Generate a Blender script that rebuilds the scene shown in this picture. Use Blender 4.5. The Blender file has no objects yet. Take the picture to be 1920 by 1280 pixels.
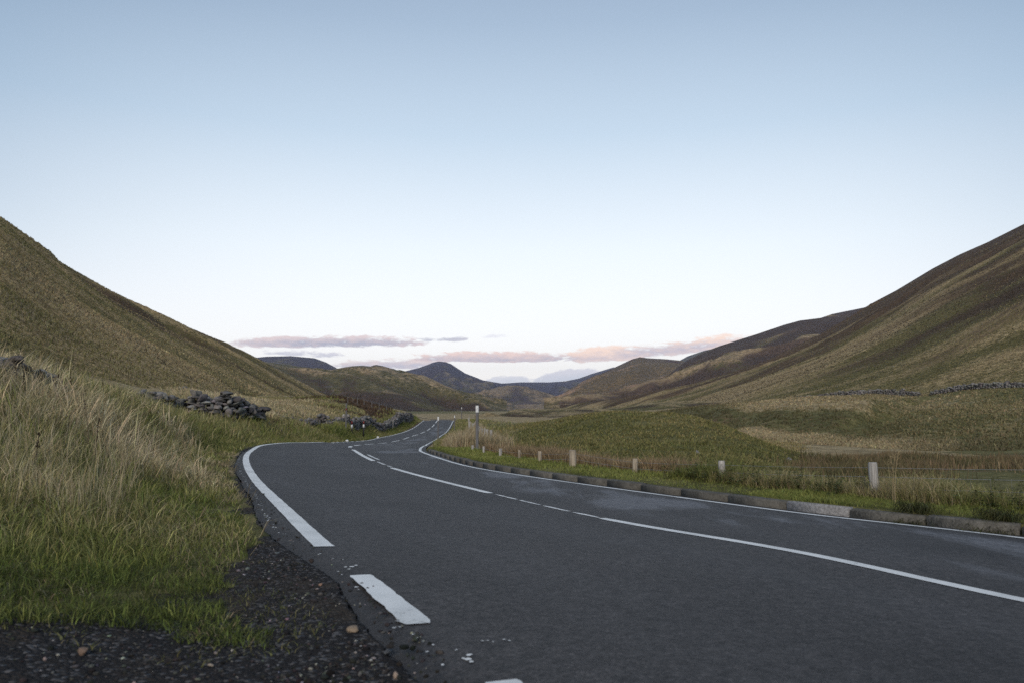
import bpy, math, random
import numpy as np

# ------------------------------------------------------------------ camera, sky, sun, exposure
sc = bpy.context.scene
COL = sc.collection
rng = np.random.default_rng(7)
random.seed(7)
FPX, HOR = 1400.0, 768.0                       # focal length and horizon row, in photo pixels
TH = math.atan((HOR - 640) / FPX)              # upward pitch of the camera
cam_d = bpy.data.cameras.new('camera')
cam = bpy.data.objects.new('camera', cam_d)
COL.objects.link(cam)
cam.location = (0, 0, 1.0)
cam.rotation_euler = (math.pi / 2 + TH, 0, 0)
cam_d.sensor_width = 36
cam_d.lens = FPX / 1920 * 36
cam_d.clip_start = 0.05
cam_d.clip_end = 40000
cam_d.dof.use_dof = True
cam_d.dof.focus_distance = 15
cam_d.dof.aperture_fstop = 3.2
sc.camera = cam

sc.view_settings.view_transform = 'Standard'
sc.view_settings.look = 'None'
sc.view_settings.gamma = 1
sc.view_settings.use_curve_mapping = False
sc.view_settings.exposure = 0.0
sc.cycles.use_denoising = False
sc.cycles.use_adaptive_sampling = False

SUN_EL, SUN_AZ = math.radians(32), math.radians(192)   # azimuth clockwise from +Y: behind the camera, a little to its left


class N:
    """small helper for writing node maths"""
    def __init__(s, tree):
        s.t = tree
        s.n = tree.nodes
        s.l = tree.links

    def put(s, sock, v):
        if hasattr(v, 'is_linked'):
            s.l.new(v, sock)
        elif v is not None:
            if isinstance(v, tuple) and len(v) == 3 and len(sock.default_value) == 4:
                v = (*v, 1)
            sock.default_value = v

    def new(s, typ, ins=None, **kw):
        n = s.n.new(typ)
        for k, v in kw.items():
            setattr(n, k, v)
        for k, v in (ins or {}).items():
            s.put(n.inputs[k], v)
        return n

    def m(s, op, a, b=None, c=None, clamp=False):
        n = s.new('ShaderNodeMath', operation=op, use_clamp=clamp)
        for i, v in enumerate((a, b, c)):
            if v is not None:
                s.put(n.inputs[i], v)
        return n.outputs[0]

    def step(s, x, lo, hi):
        n = s.new('ShaderNodeMapRange', interpolation_type='SMOOTHSTEP')
        s.put(n.inputs['Value'], x)
        s.put(n.inputs['From Min'], lo)
        s.put(n.inputs['From Max'], hi)
        return n.outputs[0]

    def mix(s, f, a, b, blend='MIX'):
        n = s.new('ShaderNodeMix', data_type='RGBA', blend_type=blend)
        s.put(n.inputs[0], f)
        s.put(n.inputs[6], a)
        s.put(n.inputs[7], b)
        return n.outputs[2]

    def noise(s, vec, scale, detail=4, rough=0.55, dist=0.0):
        n = s.new('ShaderNodeTexNoise', {'Vector': vec, 'Scale': scale, 'Detail': detail, 'Roughness': rough, 'Distortion': dist})
        return n.outputs[0]

    def mapping(s, vec, scale=(1, 1, 1), rot=(0, 0, 0), loc=(0, 0, 0)):
        n = s.new('ShaderNodeMapping', {'Vector': vec, 'Scale': scale, 'Rotation': rot, 'Location': loc})
        return n.outputs[0]


world = bpy.data.worlds.new('World')
sc.world = world
world.use_nodes = True


def build_world():
    w = N(world.node_tree)
    w.n.clear()
    out = w.new('ShaderNodeOutputWorld')
    bg = w.new('ShaderNodeBackground', {'Strength': 0.15})
    w.l.new(bg.outputs[0], out.inputs[0])
    sky = w.new('ShaderNodeTexSky', sky_type='NISHITA', sun_disc=False, sun_elevation=math.radians(9),
                sun_rotation=SUN_AZ, altitude=300, air_density=1.0, dust_density=1.2, ozone_density=1.0)
    co = w.new('ShaderNodeTexCoord').outputs['Generated']
    sep = w.new('ShaderNodeSeparateXYZ', {0: co})
    X, Y, Z = sep.outputs
    rad = w.m('SQRT', w.m('ADD', w.m('MULTIPLY', X, X), w.m('MULTIPLY', Y, Y)))
    az = w.m('ARCTAN2', X, Y)
    el = w.m('DIVIDE', Z, w.m('MAXIMUM', rad, 0.001))
    # pale evening veil: thin high haze that whitens the low sky
    veil = w.new('ShaderNodeValToRGB', {'Fac': w.m('MULTIPLY', el, 1.6, clamp=True)})
    cr = veil.color_ramp
    SK = [(0.0, (9.2, 8.85, 8.75)), (0.14, (8.5, 8.4, 8.5)), (0.34, (7.0, 7.45, 7.9)), (0.60, (4.45, 5.4, 6.4)),
          (0.86, (3.05, 3.9, 5.0)), (1.0, (2.6, 3.35, 4.45))]
    cr.elements[0].position = 0
    cr.elements[0].color = (*[c / 10 for c in SK[0][1]], 1)
    cr.elements[1].position = 1
    cr.elements[1].color = (*[c / 10 for c in SK[-1][1]], 1)
    for p, c in SK[1:-1]:
        e = cr.elements.new(p)
        e.color = (*[k / 10 for k in c], 1)
    veil8 = w.new('ShaderNodeVectorMath', {0: veil.outputs[0], 1: (10, 10, 10)}, operation='MULTIPLY').outputs[0]
    base = w.mix(0.85, sky.outputs[0], veil8)
    dotp = w.new('ShaderNodeVectorMath', {0: co, 1: (0.02, 0.985, 0.17)}, operation='DOT_PRODUCT').outputs['Value']
    deep = w.m('MULTIPLY', w.m('SUBTRACT', 1.0, w.step(dotp, 0.66, 0.99)), w.step(el, 0.0, 0.25))
    base = w.mix(w.m('MULTIPLY', deep, 0.75), base, w.mix(1.0, base, (0.40, 0.51, 0.62), 'MULTIPLY'))
    # clouds: low evening banks far beyond the hills, given by bearing and elevation
    vec = w.new('ShaderNodeCombineXYZ', {0: az, 1: w.m('MULTIPLY', el, 3.2), 2: 0.0}).outputs[0]
    nA = w.noise(vec, 13, 8, 0.62, 0.35)
    nB = w.noise(vec, 46, 6, 0.6, 0.3)
    nC = w.noise(vec, 120, 5, 0.62, 0.3)
    n0 = w.m('ADD', w.m('ADD', w.m('MULTIPLY', nA, 0.52), w.m('MULTIPLY', nB, 0.32)), w.m('MULTIPLY', nC, 0.16))
    n1 = w.m('ADD', w.m('MULTIPLY', w.m('SUBTRACT', n0, 0.5), 1.9), 0.5)

    def bank(px0, px1, py, hw_up, hw_dn, tilt, thr, soft):
        a0 = math.atan((px0 - 960) / FPX)
        a1 = math.atan((px1 - 960) / FPX)
        c, h = (a0 + a1) / 2, (a1 - a0) / 2
        e0 = (HOR - py) / FPX
        u = w.m('DIVIDE', w.m('SUBTRACT', az, c), h)
        ee = w.m('SUBTRACT', w.m('SUBTRACT', el, e0), w.m('MULTIPLY', u, tilt / FPX))
        up = w.m('DIVIDE', w.m('MAXIMUM', ee, 0), hw_up / FPX)
        dn = w.m('DIVIDE', w.m('MINIMUM', ee, 0), hw_dn / FPX)
        d2 = w.m('ADD', w.m('POWER', w.m('ABSOLUTE', u), 3.0), w.m('ADD', w.m('MULTIPLY', up, up), w.m('MULTIPLY', dn, dn)))
        f = w.m('SUBTRACT', w.m('ADD', n1, w.m('MULTIPLY', w.m('SUBTRACT', 1.0, d2), 0.40)), thr)
        return w.step(f, 0.0, soft), up, u

    pink, mauve, blue, cream = (7.0, 5.6, 5.3), (4.3, 4.25, 4.9), (4.7, 5.0, 5.75), (7.6, 6.3, 5.6)
    col = base
    for (args, c_lo, c_hi, op) in [
        ((890, 1000, 714, 11.5, 13.6, 4, 0.62, 0.17), blue, (5.6, 5.7, 6.3), 0.8),
        ((980, 1140, 712, 21.3, 22.1, 6, 0.56, 0.17), blue, (5.6, 5.6, 6.2), 0.9),
        ((480, 660, 668, 10.7, 7.6, -2, 0.66, 0.238), (4.3, 4.4, 5.1), (5.2, 5.1, 5.8), 0.85),
        ((425, 800, 647, 17.2, 10.2, 4, 0.58, 0.204), (3.3, 3.35, 4.1), (5.9, 4.9, 4.95), 0.95),
        ((770, 890, 636, 8.2, 6.8, 2, 0.7, 0.204), (3.6, 3.7, 4.4), (4.6, 4.5, 5.1), 0.85),
        ((895, 975, 630, 6.6, 6.0, 2, 0.72, 0.204), (5.9, 5.9, 6.6), (6.2, 6.2, 6.7), 0.6),
        ((600, 860, 686, 15.6, 10.2, 4, 0.58, 0.221), (4.2, 4.15, 4.9), (6.5, 5.4, 5.2), 0.9),
        ((760, 1120, 673, 17.2, 7.6, 0, 0.58, 0.187), (3.9, 3.75, 4.4), (6.9, 5.3, 4.9), 0.95),
        ((1010, 1480, 660, 22.1, 13.6, 17, 0.57, 0.221), (4.6, 4.2, 4.7), (7.8, 6.0, 5.1), 0.95),
    ]:
        mk, up, u = bank(*args)
        shade = w.mix(w.m('MULTIPLY', w.m('ADD', up, w.m('MULTIPLY', w.m('SUBTRACT', n0, 0.45), 4.5)), 1.1, clamp=True), c_lo, c_hi)
        col = w.mix(w.m('MULTIPLY', mk, op), col, shade)
    w.l.new(col, bg.inputs[0])


build_world()
sun_d = bpy.data.lights.new('sun', 'SUN')
sun_d.energy = 2.4
sun_d.angle = math.radians(26)
sun_d.color = (1.0, 0.88, 0.74)
sun = bpy.data.objects.new('sun', sun_d)
COL.objects.link(sun)
sun.rotation_euler = (math.pi / 2 - SUN_EL, 0, math.pi - SUN_AZ)
sun.location = (-200, -300, 300)


# ------------------------------------------------------------------ geometry helpers
def P(px, py, Y):
    """point at depth Y seen at photo pixel (px, py)"""
    u, v = (px - 960) / FPX, (640 - py) / FPX
    fy, fz = math.cos(TH) - v * math.sin(TH), math.sin(TH) + v * math.cos(TH)
    return np.array((u / fy * Y, Y, 1.0 + fz / fy * Y))


def Pz(px, py, z):
    """point at height z seen at photo pixel (px, py)"""
    u, v = (px - 960) / FPX, (640 - py) / FPX
    fy, fz = math.cos(TH) - v * math.sin(TH), math.sin(TH) + v * math.cos(TH)
    Y = (z - 1.0) / (fz / fy)
    return np.array((u / fy * Y, Y, z))


def sstep(x, a, b):
    t = np.clip((x - a) / (b - a), 0, 1)
    return t * t * (3 - 2 * t)


def vnoise(x, y, seed=0):
    xi, yi = np.floor(x).astype(np.int64), np.floor(y).astype(np.int64)
    xf, yf = x - xi, y - yi

    def h(i, j):
        k = (i * 374761393 + j * 668265263 + seed * 974711) & 0xffffffff
        k = ((k ^ (k >> 13)) * 1274126177) & 0xffffffff
        return ((k ^ (k >> 16)) & 0xffff) / 65535.0
    u, v = xf * xf * (3 - 2 * xf), yf * yf * (3 - 2 * yf)
    return (h(xi, yi) * (1 - u) + h(xi + 1, yi) * u) * (1 - v) + (h(xi, yi + 1) * (1 - u) + h(xi + 1, yi + 1) * u) * v


def fbm(x, y, oct=5, seed=0, gain=0.5):
    s, a, t = 0, 1.0, 0
    for o in range(oct):
        s = s + a * (vnoise(x * 2 ** o + 17.3 * o, y * 2 ** o - 9.1 * o, seed + o) - 0.5)
        t += a
        a *= gain
    return s / t * 2                               # about -1..1


def mesh_np(name, verts, faces, mat=None, col=None, smooth=False, parent=None, uv=None):
    """faces: list of integer arrays (n,3) / (n,4)"""
    if not isinstance(faces, list):
        faces = [faces]
    me = bpy.data.meshes.new(name)
    verts = np.asarray(verts, dtype=np.float32)
    me.vertices.add(len(verts))
    me.vertices.foreach_set('co', verts.ravel())
    tot = np.concatenate([np.full(len(f), f.shape[1]) for f in faces]).astype(np.int32)
    idx = np.concatenate([f.ravel() for f in faces]).astype(np.int32)
    start = np.concatenate(([0], np.cumsum(tot)[:-1])).astype(np.int32)
    me.loops.add(len(idx))
    me.loops.foreach_set('vertex_index', idx)
    me.polygons.add(len(tot))
    me.polygons.foreach_set('loop_start', start)
    me.polygons.foreach_set('loop_total', tot)
    if smooth:
        me.polygons.foreach_set('use_smooth', np.ones(len(tot), dtype=bool))
    me.update(calc_edges=True)
    if col is not None:
        ca = me.color_attributes.new('col', 'FLOAT_COLOR', 'POINT')
        c4 = np.ones((len(verts), 4), dtype=np.float32)
        c4[:, :3] = col
        ca.data.foreach_set('color', c4.ravel())
    if mat:
        me.materials.append(mat)
    o = bpy.data.objects.new(name, me)
    COL.objects.link(o)
    if parent is not None:
        o.parent = parent
        o.matrix_parent_inverse.identity()
        o.location = -parent.location if parent.type == 'EMPTY' and False else (0, 0, 0)
    return o


def tag(o, label, cat, group=None, kind=None):
    o['label'] = label
    o['category'] = cat
    if group:
        o['group'] = group
    if kind:
        o['kind'] = kind
    return o


def empty(name, loc=(0, 0, 0)):
    o = bpy.data.objects.new(name, None)
    o.empty_display_size = 0.2
    o.location = loc
    COL.objects.link(o)
    return o


def grid_faces(nu, nv):
    i = np.arange(nu * nv).reshape(nu, nv)
    return np.stack([i[:-1, :-1], i[1:, :-1], i[1:, 1:], i[:-1, 1:]], -1).reshape(-1, 4)


class MB:
    """collects simple solids into one mesh"""
    def __init__(s):
        s.v, s.f, s.n, s.c = [], {3: [], 4: []}, 0, []

    def add(s, v, f, c=None):
        v = np.asarray(v, float)
        f = np.asarray(f)
        s.v.append(v)
        s.f[f.shape[1]].append(f + s.n)
        s.c.append(np.tile(c if c is not None else (1, 1, 1), (len(v), 1)))
        s.n += len(v)

    def tube(s, pts, r, seg=6, c=None, cap=True):
        pts = np.asarray(pts, float)
        r = np.broadcast_to(r, (len(pts),))
        d = np.gradient(pts, axis=0)
        d /= np.linalg.norm(d, axis=1)[:, None] + 1e-9
        up = np.array((0, 0, 1.0)) if abs(d[0, 2]) < 0.9 else np.array((1.0, 0, 0))
        a = np.cross(d, up)
        a /= np.linalg.norm(a, axis=1)[:, None]
        b = np.cross(a, d)
        th = np.arange(seg) / seg * 2 * math.pi
        v = pts[:, None] + r[:, None, None] * (np.cos(th)[None, :, None] * a[:, None] + np.sin(th)[None, :, None] * b[:, None])
        v = v.reshape(-1, 3)
        i = np.arange(len(pts) * seg).reshape(len(pts), seg)
        f = np.stack([i[:-1], np.roll(i[:-1], -1, 1), np.roll(i[1:], -1, 1), i[1:]], -1).reshape(-1, 4)
        n0 = s.n
        s.add(v, f, c)
        if cap:
            for ring, p in ((i[0], pts[0]), (i[-1], pts[-1])):
                k = np.arange(seg)
                vv = np.vstack([v[ring], p])
                s.add(vv, np.stack([k, (k + 1) % seg, np.full(seg, seg)], -1), c)
        return s

    def build(s, name, mat, parent=None, smooth=False, loc=None):
        v = np.vstack(s.v)
        if loc is not None:
            v = v - np.asarray(loc)
        fs = [np.vstack(s.f[k]) for k in (3, 4) if s.f[k]]
        return mesh_np(name, v, fs, mat, np.vstack(s.c), smooth, parent)


def ico(sub):
    import bmesh
    bm = bmesh.new()
    bmesh.ops.create_icosphere(bm, subdivisions=sub, radius=1)
    v = np.array([x.co[:] for x in bm.verts])
    f = np.array([[q.index for q in p.verts] for p in bm.faces])
    bm.free()
    return v, f


ICO1, ICO2, ICO3 = ico(1), ico(2), ico(3)


def rock(base, size, ang=None, rough=0.28, blocky=0.5):
    """an angular stone: a sphere pushed towards a box and chipped"""
    v, f = base
    q = np.sign(v) * np.abs(v) ** (1 - blocky * 0.6)
    q = q / np.abs(q).max(1).mean()
    k = rng.normal(size=(9, 3))
    k /= np.linalg.norm(k, axis=1)[:, None]
    for n_ in k:                                    # flat chipped facets
        d = q @ n_
        lim = rng.uniform(0.42, 0.85)
        q = q - np.maximum(d - lim, 0)[:, None] * n_
    q = q * (1 + rng.normal(0, rough * 0.25, (len(v), 1)))
    q = q * np.asarray(size)
    a = rng.uniform(0, 6.28) if ang is None else ang
    c_, s_ = math.cos(a), math.sin(a)
    t = rng.normal(0, 0.18)
    R1 = np.array(((c_, -s_, 0), (s_, c_, 0), (0, 0, 1)))
    R2 = np.array(((1, 0, 0), (0, math.cos(t), -math.sin(t)), (0, math.sin(t), math.cos(t))))
    return q @ R2.T @ R1.T, f


# ------------------------------------------------------------------ materials
def new_mat(name, rough=0.9, spec=0.2):
    m = bpy.data.materials.new(name)
    m.use_nodes = True
    n = N(m.node_tree)
    b = m.node_tree.nodes['Principled BSDF']
    b.inputs['Roughness'].default_value = rough
    b.inputs['Specular IOR Level'].default_value = spec
    return m, n, b


def bump(n, b, h, strength, dist):
    k = n.new('ShaderNodeBump', {'Height': h, 'Strength': strength, 'Distance': dist})
    n.l.new(k.outputs[0], b.inputs['Normal'])


TAN, STRAW, GREEN, OLIVE, HEATH, ROCKC = (0.24, 0.185, 0.10), (0.36, 0.29, 0.17), (0.082, 0.084, 0.032), (0.150, 0.128, 0.058), (0.042, 0.029, 0.022), (0.17, 0.16, 0.155)


def hill_mat(name, slope_rot, along, down, fine=0.35, heath=0.5, tan=0.5, rock=0.0, tint=(1, 1, 1), seed=0.0, heath_hi=0.0, bumpd=1.2, heath_col=HEATH, green=GREEN):
    """moorland: tan grass, green grass and heather drawn out down the slope"""
    m, n, b = new_mat(name, 0.95, 0.08)
    pos = n.new('ShaderNodeNewGeometry').outputs['Position']
    at = n.new('ShaderNodeAttribute', attribute_name='col').outputs['Color']
    hv, hu, hc = n.new('ShaderNodeSeparateColor', {0: at}).outputs
    mp = n.mapping(n.mapping(pos, (1, 1, 0), (0, 0, slope_rot)), (1 / down, 1 / along, 1), (0, 0, 0), (seed * 13.1, seed * 7.7, seed))
    st = n.noise(mp, 1.0, 7, 0.6, 0.25)
    st2 = n.noise(n.mapping(mp, (1.6, 2.3, 1), (0, 0, 0.1), (31 + seed, 5, 2)), 1.0, 7, 0.62, 0.35)
    st = n.m('ADD', n.m('MULTIPLY', n.m('SUBTRACT', st, 0.5), 1.7), 0.5)
    st2 = n.m('ADD', n.m('MULTIPLY', n.m('SUBTRACT', st2, 0.5), 1.7), 0.5)
    f1 = n.noise(pos, fine, 9, 0.72, 0.1)
    f2 = n.noise(n.mapping(pos, (1, 1, 3.2)), fine * 3.1, 6, 0.7)
    sp = n.m('ADD', n.m('MULTIPLY', f1, 0.5), n.m('MULTIPLY', f2, 0.5))
    pt = n.noise(n.mapping(mp, (3.2, 1.5, 1), (0, 0, 0), (9, 4, seed)), 1.3, 8, 0.66, 0.7)
    pt = n.m('ADD', n.m('MULTIPLY', n.m('SUBTRACT', pt, 0.5), 2.0), 0.5)
    st = n.m('ADD', n.m('MULTIPLY', st, 0.5), n.m('MULTIPLY', pt, 0.5))
    pt2 = n.noise(n.mapping(mp, (4.0, 2.2, 1), (0, 0, 0), (19, 14, seed)), 1.3, 8, 0.68, 0.9)
    st2 = n.m('ADD', n.m('MULTIPLY', st2, 0.55), n.m('MULTIPLY', n.m('ADD', n.m('MULTIPLY', n.m('SUBTRACT', pt2, 0.5), 2.0), 0.5), 0.45))
    mtan = n.step(n.m('ADD', n.m('ADD', st2, n.m('MULTIPLY', n.m('SUBTRACT', hu, 0.5), 0.35)), n.m('MULTIPLY', n.m('SUBTRACT', sp, 0.5), 0.8)), 0.62 - 0.26 * tan, 0.82 - 0.26 * tan)
    g = n.mix(n.step(sp, 0.36, 0.64), green, OLIVE)
    g = n.mix(mtan, g, n.mix(n.step(sp, 0.4, 0.66), TAN, STRAW))
    hq = n.m('ADD', n.m('ADD', n.m('SUBTRACT', st, n.m('MULTIPLY', n.m('SUBTRACT', hu, 0.5), 0.22)), n.m('MULTIPLY', n.m('SUBTRACT', sp, 0.5), 1.3)), n.m('MULTIPLY', n.m('SUBTRACT', hv, 0.5), heath_hi))
    mh = n.step(hq, 0.70 - 0.3 * heath, 0.77 - 0.3 * heath)
    c = n.mix(n.m('MULTIPLY', mh, 0.9), g, n.mix(n.step(f2, 0.35, 0.7), heath_col, tuple(k * 2.1 for k in heath_col)))
    if rock > 0:
        rk = n.noise(n.mapping(pos, (1, 1, 0.5)), fine * 0.45, 8, 0.68, 0.6)
        c = n.mix(n.m('MULTIPLY', n.step(n.m('ADD', rk, n.m('MULTIPLY', hc, 0.28)), 0.74 - 0.22 * rock, 0.80 - 0.22 * rock), 0.8), c, n.mix(sp, (0.05, 0.048, 0.052), ROCKC))
    val = n.new('ShaderNodeMapRange', {'Value': sp, 'From Min': 0.38, 'From Max': 0.62, 'To Min': 0.30, 'To Max': 1.6}).outputs[0]
    c = n.mix(1.0, c, n.new('ShaderNodeCombineColor', {0: val, 1: val, 2: val}).outputs[0], 'MULTIPLY')
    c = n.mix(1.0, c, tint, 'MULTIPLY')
    n.l.new(c, b.inputs['Base Color'])
    bump(n, b, n.m('ADD', n.m('MULTIPLY', f1, 1.0), n.m('MULTIPLY', f2, 0.6)), 0.9, bumpd)
    return m


def ground_mat():
    """valley floor: col = (dry grass, rush, bare gravel)"""
    m, n, b = new_mat('moor grass and gravel', 0.95, 0.1)
    pos = n.new('ShaderNodeNewGeometry').outputs['Position']
    at = n.new('ShaderNodeAttribute', attribute_name='col').outputs['Color']
    tan, rush, grav = n.new('ShaderNodeSeparateColor', {0: at}).outputs
    big = n.noise(n.mapping(pos, (1, 1, 1)), 0.06, 6, 0.6, 0.3)
    mid = n.noise(pos, 0.9, 7, 0.65, 0.2)
    fin = n.noise(pos, 7.0, 7, 0.7)
    cl = n.noise(pos, 0.33, 6, 0.7, 0.2)
    sp = n.m('ADD', n.m('ADD', n.m('MULTIPLY', mid, 0.4), n.m('MULTIPLY', fin, 0.3)), n.m('MULTIPLY', cl, 0.3))
    g = n.mix(n.step(sp, 0.38, 0.62), (0.075, 0.080, 0.028), (0.145, 0.130, 0.056))
    t = n.mix(n.step(sp, 0.36, 0.64), (0.20, 0.155, 0.085), (0.34, 0.275, 0.16))
    r = n.mix(n.step(sp, 0.40, 0.6), (0.060, 0.040, 0.026), (0.125, 0.085, 0.050))
    mt = n.step(n.m('ADD', tan, n.m('ADD', n.m('MULTIPLY', n.m('SUBTRACT', mid, 0.5), 1.1), n.m('MULTIPLY', n.m('SUBTRACT', big, 0.5), 1.0))), 0.32, 0.72)
    mr = n.step(n.m('ADD', rush, n.m('MULTIPLY', n.m('SUBTRACT', mid, 0.5), 1.4)), 0.38, 0.66)
    c = n.mix(mt, g, t)
    c = n.mix(mr, c, r)
    # gravel, dirt
    vo = n.new('ShaderNodeTexVoronoi', {'Vector': pos, 'Scale': 55.0, 'Randomness': 1.0})
    gv = n.mix(n.step(n.new('ShaderNodeSeparateColor', {0: vo.outputs['Color']}).outputs[0], 0.72, 1.0), (0.020, 0.019, 0.020), (0.10, 0.10, 0.105))
    dirt = n.mix(fin, (0.030, 0.024, 0.019), (0.060, 0.050, 0.040))
    gv = n.mix(n.step(n.noise(pos, 1.6, 5, 0.6), 0.48, 0.66), gv, dirt)
    mg = n.step(n.m('ADD', grav, n.m('MULTIPLY', n.m('SUBTRACT', mid, 0.5), 0.5)), 0.4, 0.55)
    val = n.new('ShaderNodeMapRange', {'Value': sp, 'From Min': 0.34, 'From Max': 0.66, 'To Min': 0.42, 'To Max': 1.5}).outputs[0]
    c = n.mix(1.0, c, n.new('ShaderNodeCombineColor', {0: val, 1: val, 2: val}).outputs[0], 'MULTIPLY')
    c = n.mix(mg, c, gv)
    n.l.new(c, b.inputs['Base Color'])
    hgt = n.m('ADD', n.m('MULTIPLY', mid, 1.0), n.m('MULTIPLY', fin, 0.35))
    hgt = n.mix(mg, n.new('ShaderNodeCombineXYZ', {0: hgt}).outputs[0], n.new('ShaderNodeCombineXYZ', {0: n.m('MULTIPLY', vo.outputs['Distance'], -0.12)}).outputs[0])
    bump(n, b, n.new('ShaderNodeSeparateXYZ', {0: hgt}).outputs[0], 0.8, 0.25)
    return m


def blade_mat(name='grass blade', trans=0.25):
    m, n, b = new_mat(name, 0.75, 0.25)
    at = n.new('ShaderNodeAttribute', attribute_name='col').outputs['Color']
    n.l.new(at, b.inputs['Base Color'])
    tr = n.new('ShaderNodeBsdfTranslucent', {'Color': at})
    mx = n.new('ShaderNodeMixShader', {0: trans, 1: b.outputs[0], 2: tr.outputs[0]})
    n.l.new(mx.outputs[0], n.n['Material Output'].inputs[0])
    return m


def asphalt_mat():
    m, n, b = new_mat('worn asphalt', 0.72, 0.35)
    pos = n.new('ShaderNodeNewGeometry').outputs['Position']
    at = n.new('ShaderNodeAttribute', attribute_name='col').outputs['Color']
    edge, lane, trk = n.new('ShaderNodeSeparateColor', {0: at}).outputs
    vo = n.new('ShaderNodeTexVoronoi', {'Vector': pos, 'Scale': 85.0})
    cell = n.new('ShaderNodeSeparateColor', {0: vo.outputs['Color']}).outputs[0]
    fin = n.noise(pos, 38, 4, 0.7)
    mid = n.noise(pos, 0.55, 5, 0.55, 0.4)
    patch = n.noise(n.mapping(pos, (0.9, 0.28, 1), (0, 0, -0.45)), 0.8, 5, 0.6, 0.3)
    c = n.mix(n.step(cell, 0.2, 1.0), (0.0150, 0.0138, 0.0140), (0.057, 0.0525, 0.0525))
    c = n.mix(n.step(fin, 0.35, 0.75), c, (0.033, 0.0315, 0.0325))
    val = n.new('ShaderNodeMapRange', {'Value': mid, 'From Min': 0.3, 'From Max': 0.7, 'To Min': 0.72, 'To Max': 1.28}).outputs[0]
    c = n.mix(1.0, c, n.new('ShaderNodeCombineColor', {0: val, 1: val, 2: val}).outputs[0], 'MULTIPLY')
    lng = n.noise(n.mapping(n.mapping(pos, (1, 1, 0), (0, 0, -0.45)), (1.4, 0.12, 1)), 1.0, 5, 0.6, 0.2)
    c = n.mix(n.m('MULTIPLY', n.m('MULTIPLY', trk, n.step(lng, 0.3, 0.7)), 0.45), c, (0.054, 0.053, 0.056))
    c = n.mix(n.m('MULTIPLY', n.m('MULTIPLY', n.step(patch, 0.50, 0.62), lane), 0.75), c, (0.115, 0.120, 0.135))
    gr = n.noise(pos, 16, 6, 0.8)
    gv = n.new('ShaderNodeMapRange', {'Value': gr, 'From Min': 0.34, 'From Max': 0.66, 'To Min': 0.45, 'To Max': 1.6}).outputs[0]
    c = n.mix(1.0, c, n.new('ShaderNodeCombineColor', {0: gv, 1: gv, 2: gv}).outputs[0], 'MULTIPLY')
    spots = n.noise(pos, 2.3, 3, 0.5)
    c = n.mix(n.m('MULTIPLY', n.step(spots, 0.68, 0.76), 0.45), c, (0.014, 0.014, 0.015))
    crk = n.new('ShaderNodeTexVoronoi', {'Vector': n.mapping(n.mix(0.12, pos, n.new('ShaderNodeTexNoise', {'Vector': pos, 'Scale': 3.0, 'Detail': 4}).outputs['Color']), (0.5, 0.22, 1), (0, 0, 0.4)), 'Scale': 1.0}, feature='DISTANCE_TO_EDGE')
    ck = n.m('MULTIPLY', n.m('SUBTRACT', 1.0, n.step(crk.outputs['Distance'], 0.0, 0.006)), n.step(n.noise(pos, 0.22, 3, 0.5), 0.56, 0.66))
    c = n.mix(n.m('MULTIPLY', ck, 0.6), c, (0.012, 0.012, 0.013))
    c = n.mix(n.m('MULTIPLY', edge, 0.75), c, (0.020, 0.019, 0.020))
    n.l.new(c, b.inputs['Base Color'])
    bump(n, b, n.m('ADD', n.m('MULTIPLY', vo.outputs['Distance'], -1.0), n.m('MULTIPLY', fin, 0.6)), 0.7, 0.006)
    return m


def paint_mat(name, wear):
    m, n, b = new_mat(name, 0.6, 0.3)
    pos = n.new('ShaderNodeNewGeometry').outputs['Position']
    big, fin = n.noise(pos, 3.0, 5, 0.65), n.noise(pos, 38, 5, 0.75)
    w_ = n.step(n.m('ADD', n.m('MULTIPLY', big, 0.45), n.m('MULTIPLY', fin, 0.55)), 0.62 - wear, 0.70 - wear)
    c = n.mix(n.step(big, 0.35, 0.7), (0.64, 0.66, 0.66), (0.50, 0.52, 0.52))
    c = n.mix(n.m('MULTIPLY', w_, 0.8), c, (0.07, 0.07, 0.075))
    n.l.new(c, b.inputs['Base Color'])
    bump(n, b, fin, 0.4, 0.003)
    return m


def stone_mat(name, lo, hi, lichen=0.3, scale=6.0, use_col=True):
    m, n, b = new_mat(name, 0.92, 0.15)
    pos = n.new('ShaderNodeNewGeometry').outputs['Position']
    a, f = n.noise(pos, scale, 6, 0.65, 0.2), n.noise(pos, scale * 6, 5, 0.7)
    c = n.mix(n.step(n.m('ADD', n.m('MULTIPLY', a, 0.5), n.m('MULTIPLY', f, 0.5)), 0.35, 0.66), lo, hi)
    li = n.noise(pos, scale * 1.7, 5, 0.7, 0.5)
    c = n.mix(n.m('MULTIPLY', n.step(li, 0.60, 0.68), lichen), c, (0.20, 0.23, 0.17))
    if use_col:
        at = n.new('ShaderNodeAttribute', attribute_name='col').outputs['Color']
        c = n.mix(1.0, c, at, 'MULTIPLY')
    n.l.new(c, b.inputs['Base Color'])
    bump(n, b, n.m('ADD', a, n.m('MULTIPLY', f, 0.5)), 0.7, 0.03)
    return m


def wood_mat(name, lo, hi):
    m, n, b = new_mat(name, 0.85, 0.15)
    pos = n.new('ShaderNodeNewGeometry').outputs['Position']
    g = n.noise(n.mapping(pos, (60, 60, 2.2)), 1.0, 6, 0.65, 0.3)
    s = n.noise(pos, 4.0, 4, 0.6)
    c = n.mix(n.step(g, 0.32, 0.7), lo, hi)
    c = n.mix(n.m('MULTIPLY', n.step(s, 0.52, 0.72), 0.4), c, tuple(k * 0.55 for k in lo))
    n.l.new(c, b.inputs['Base Color'])
    bump(n, b, g, 0.5, 0.004)
    return m


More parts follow.
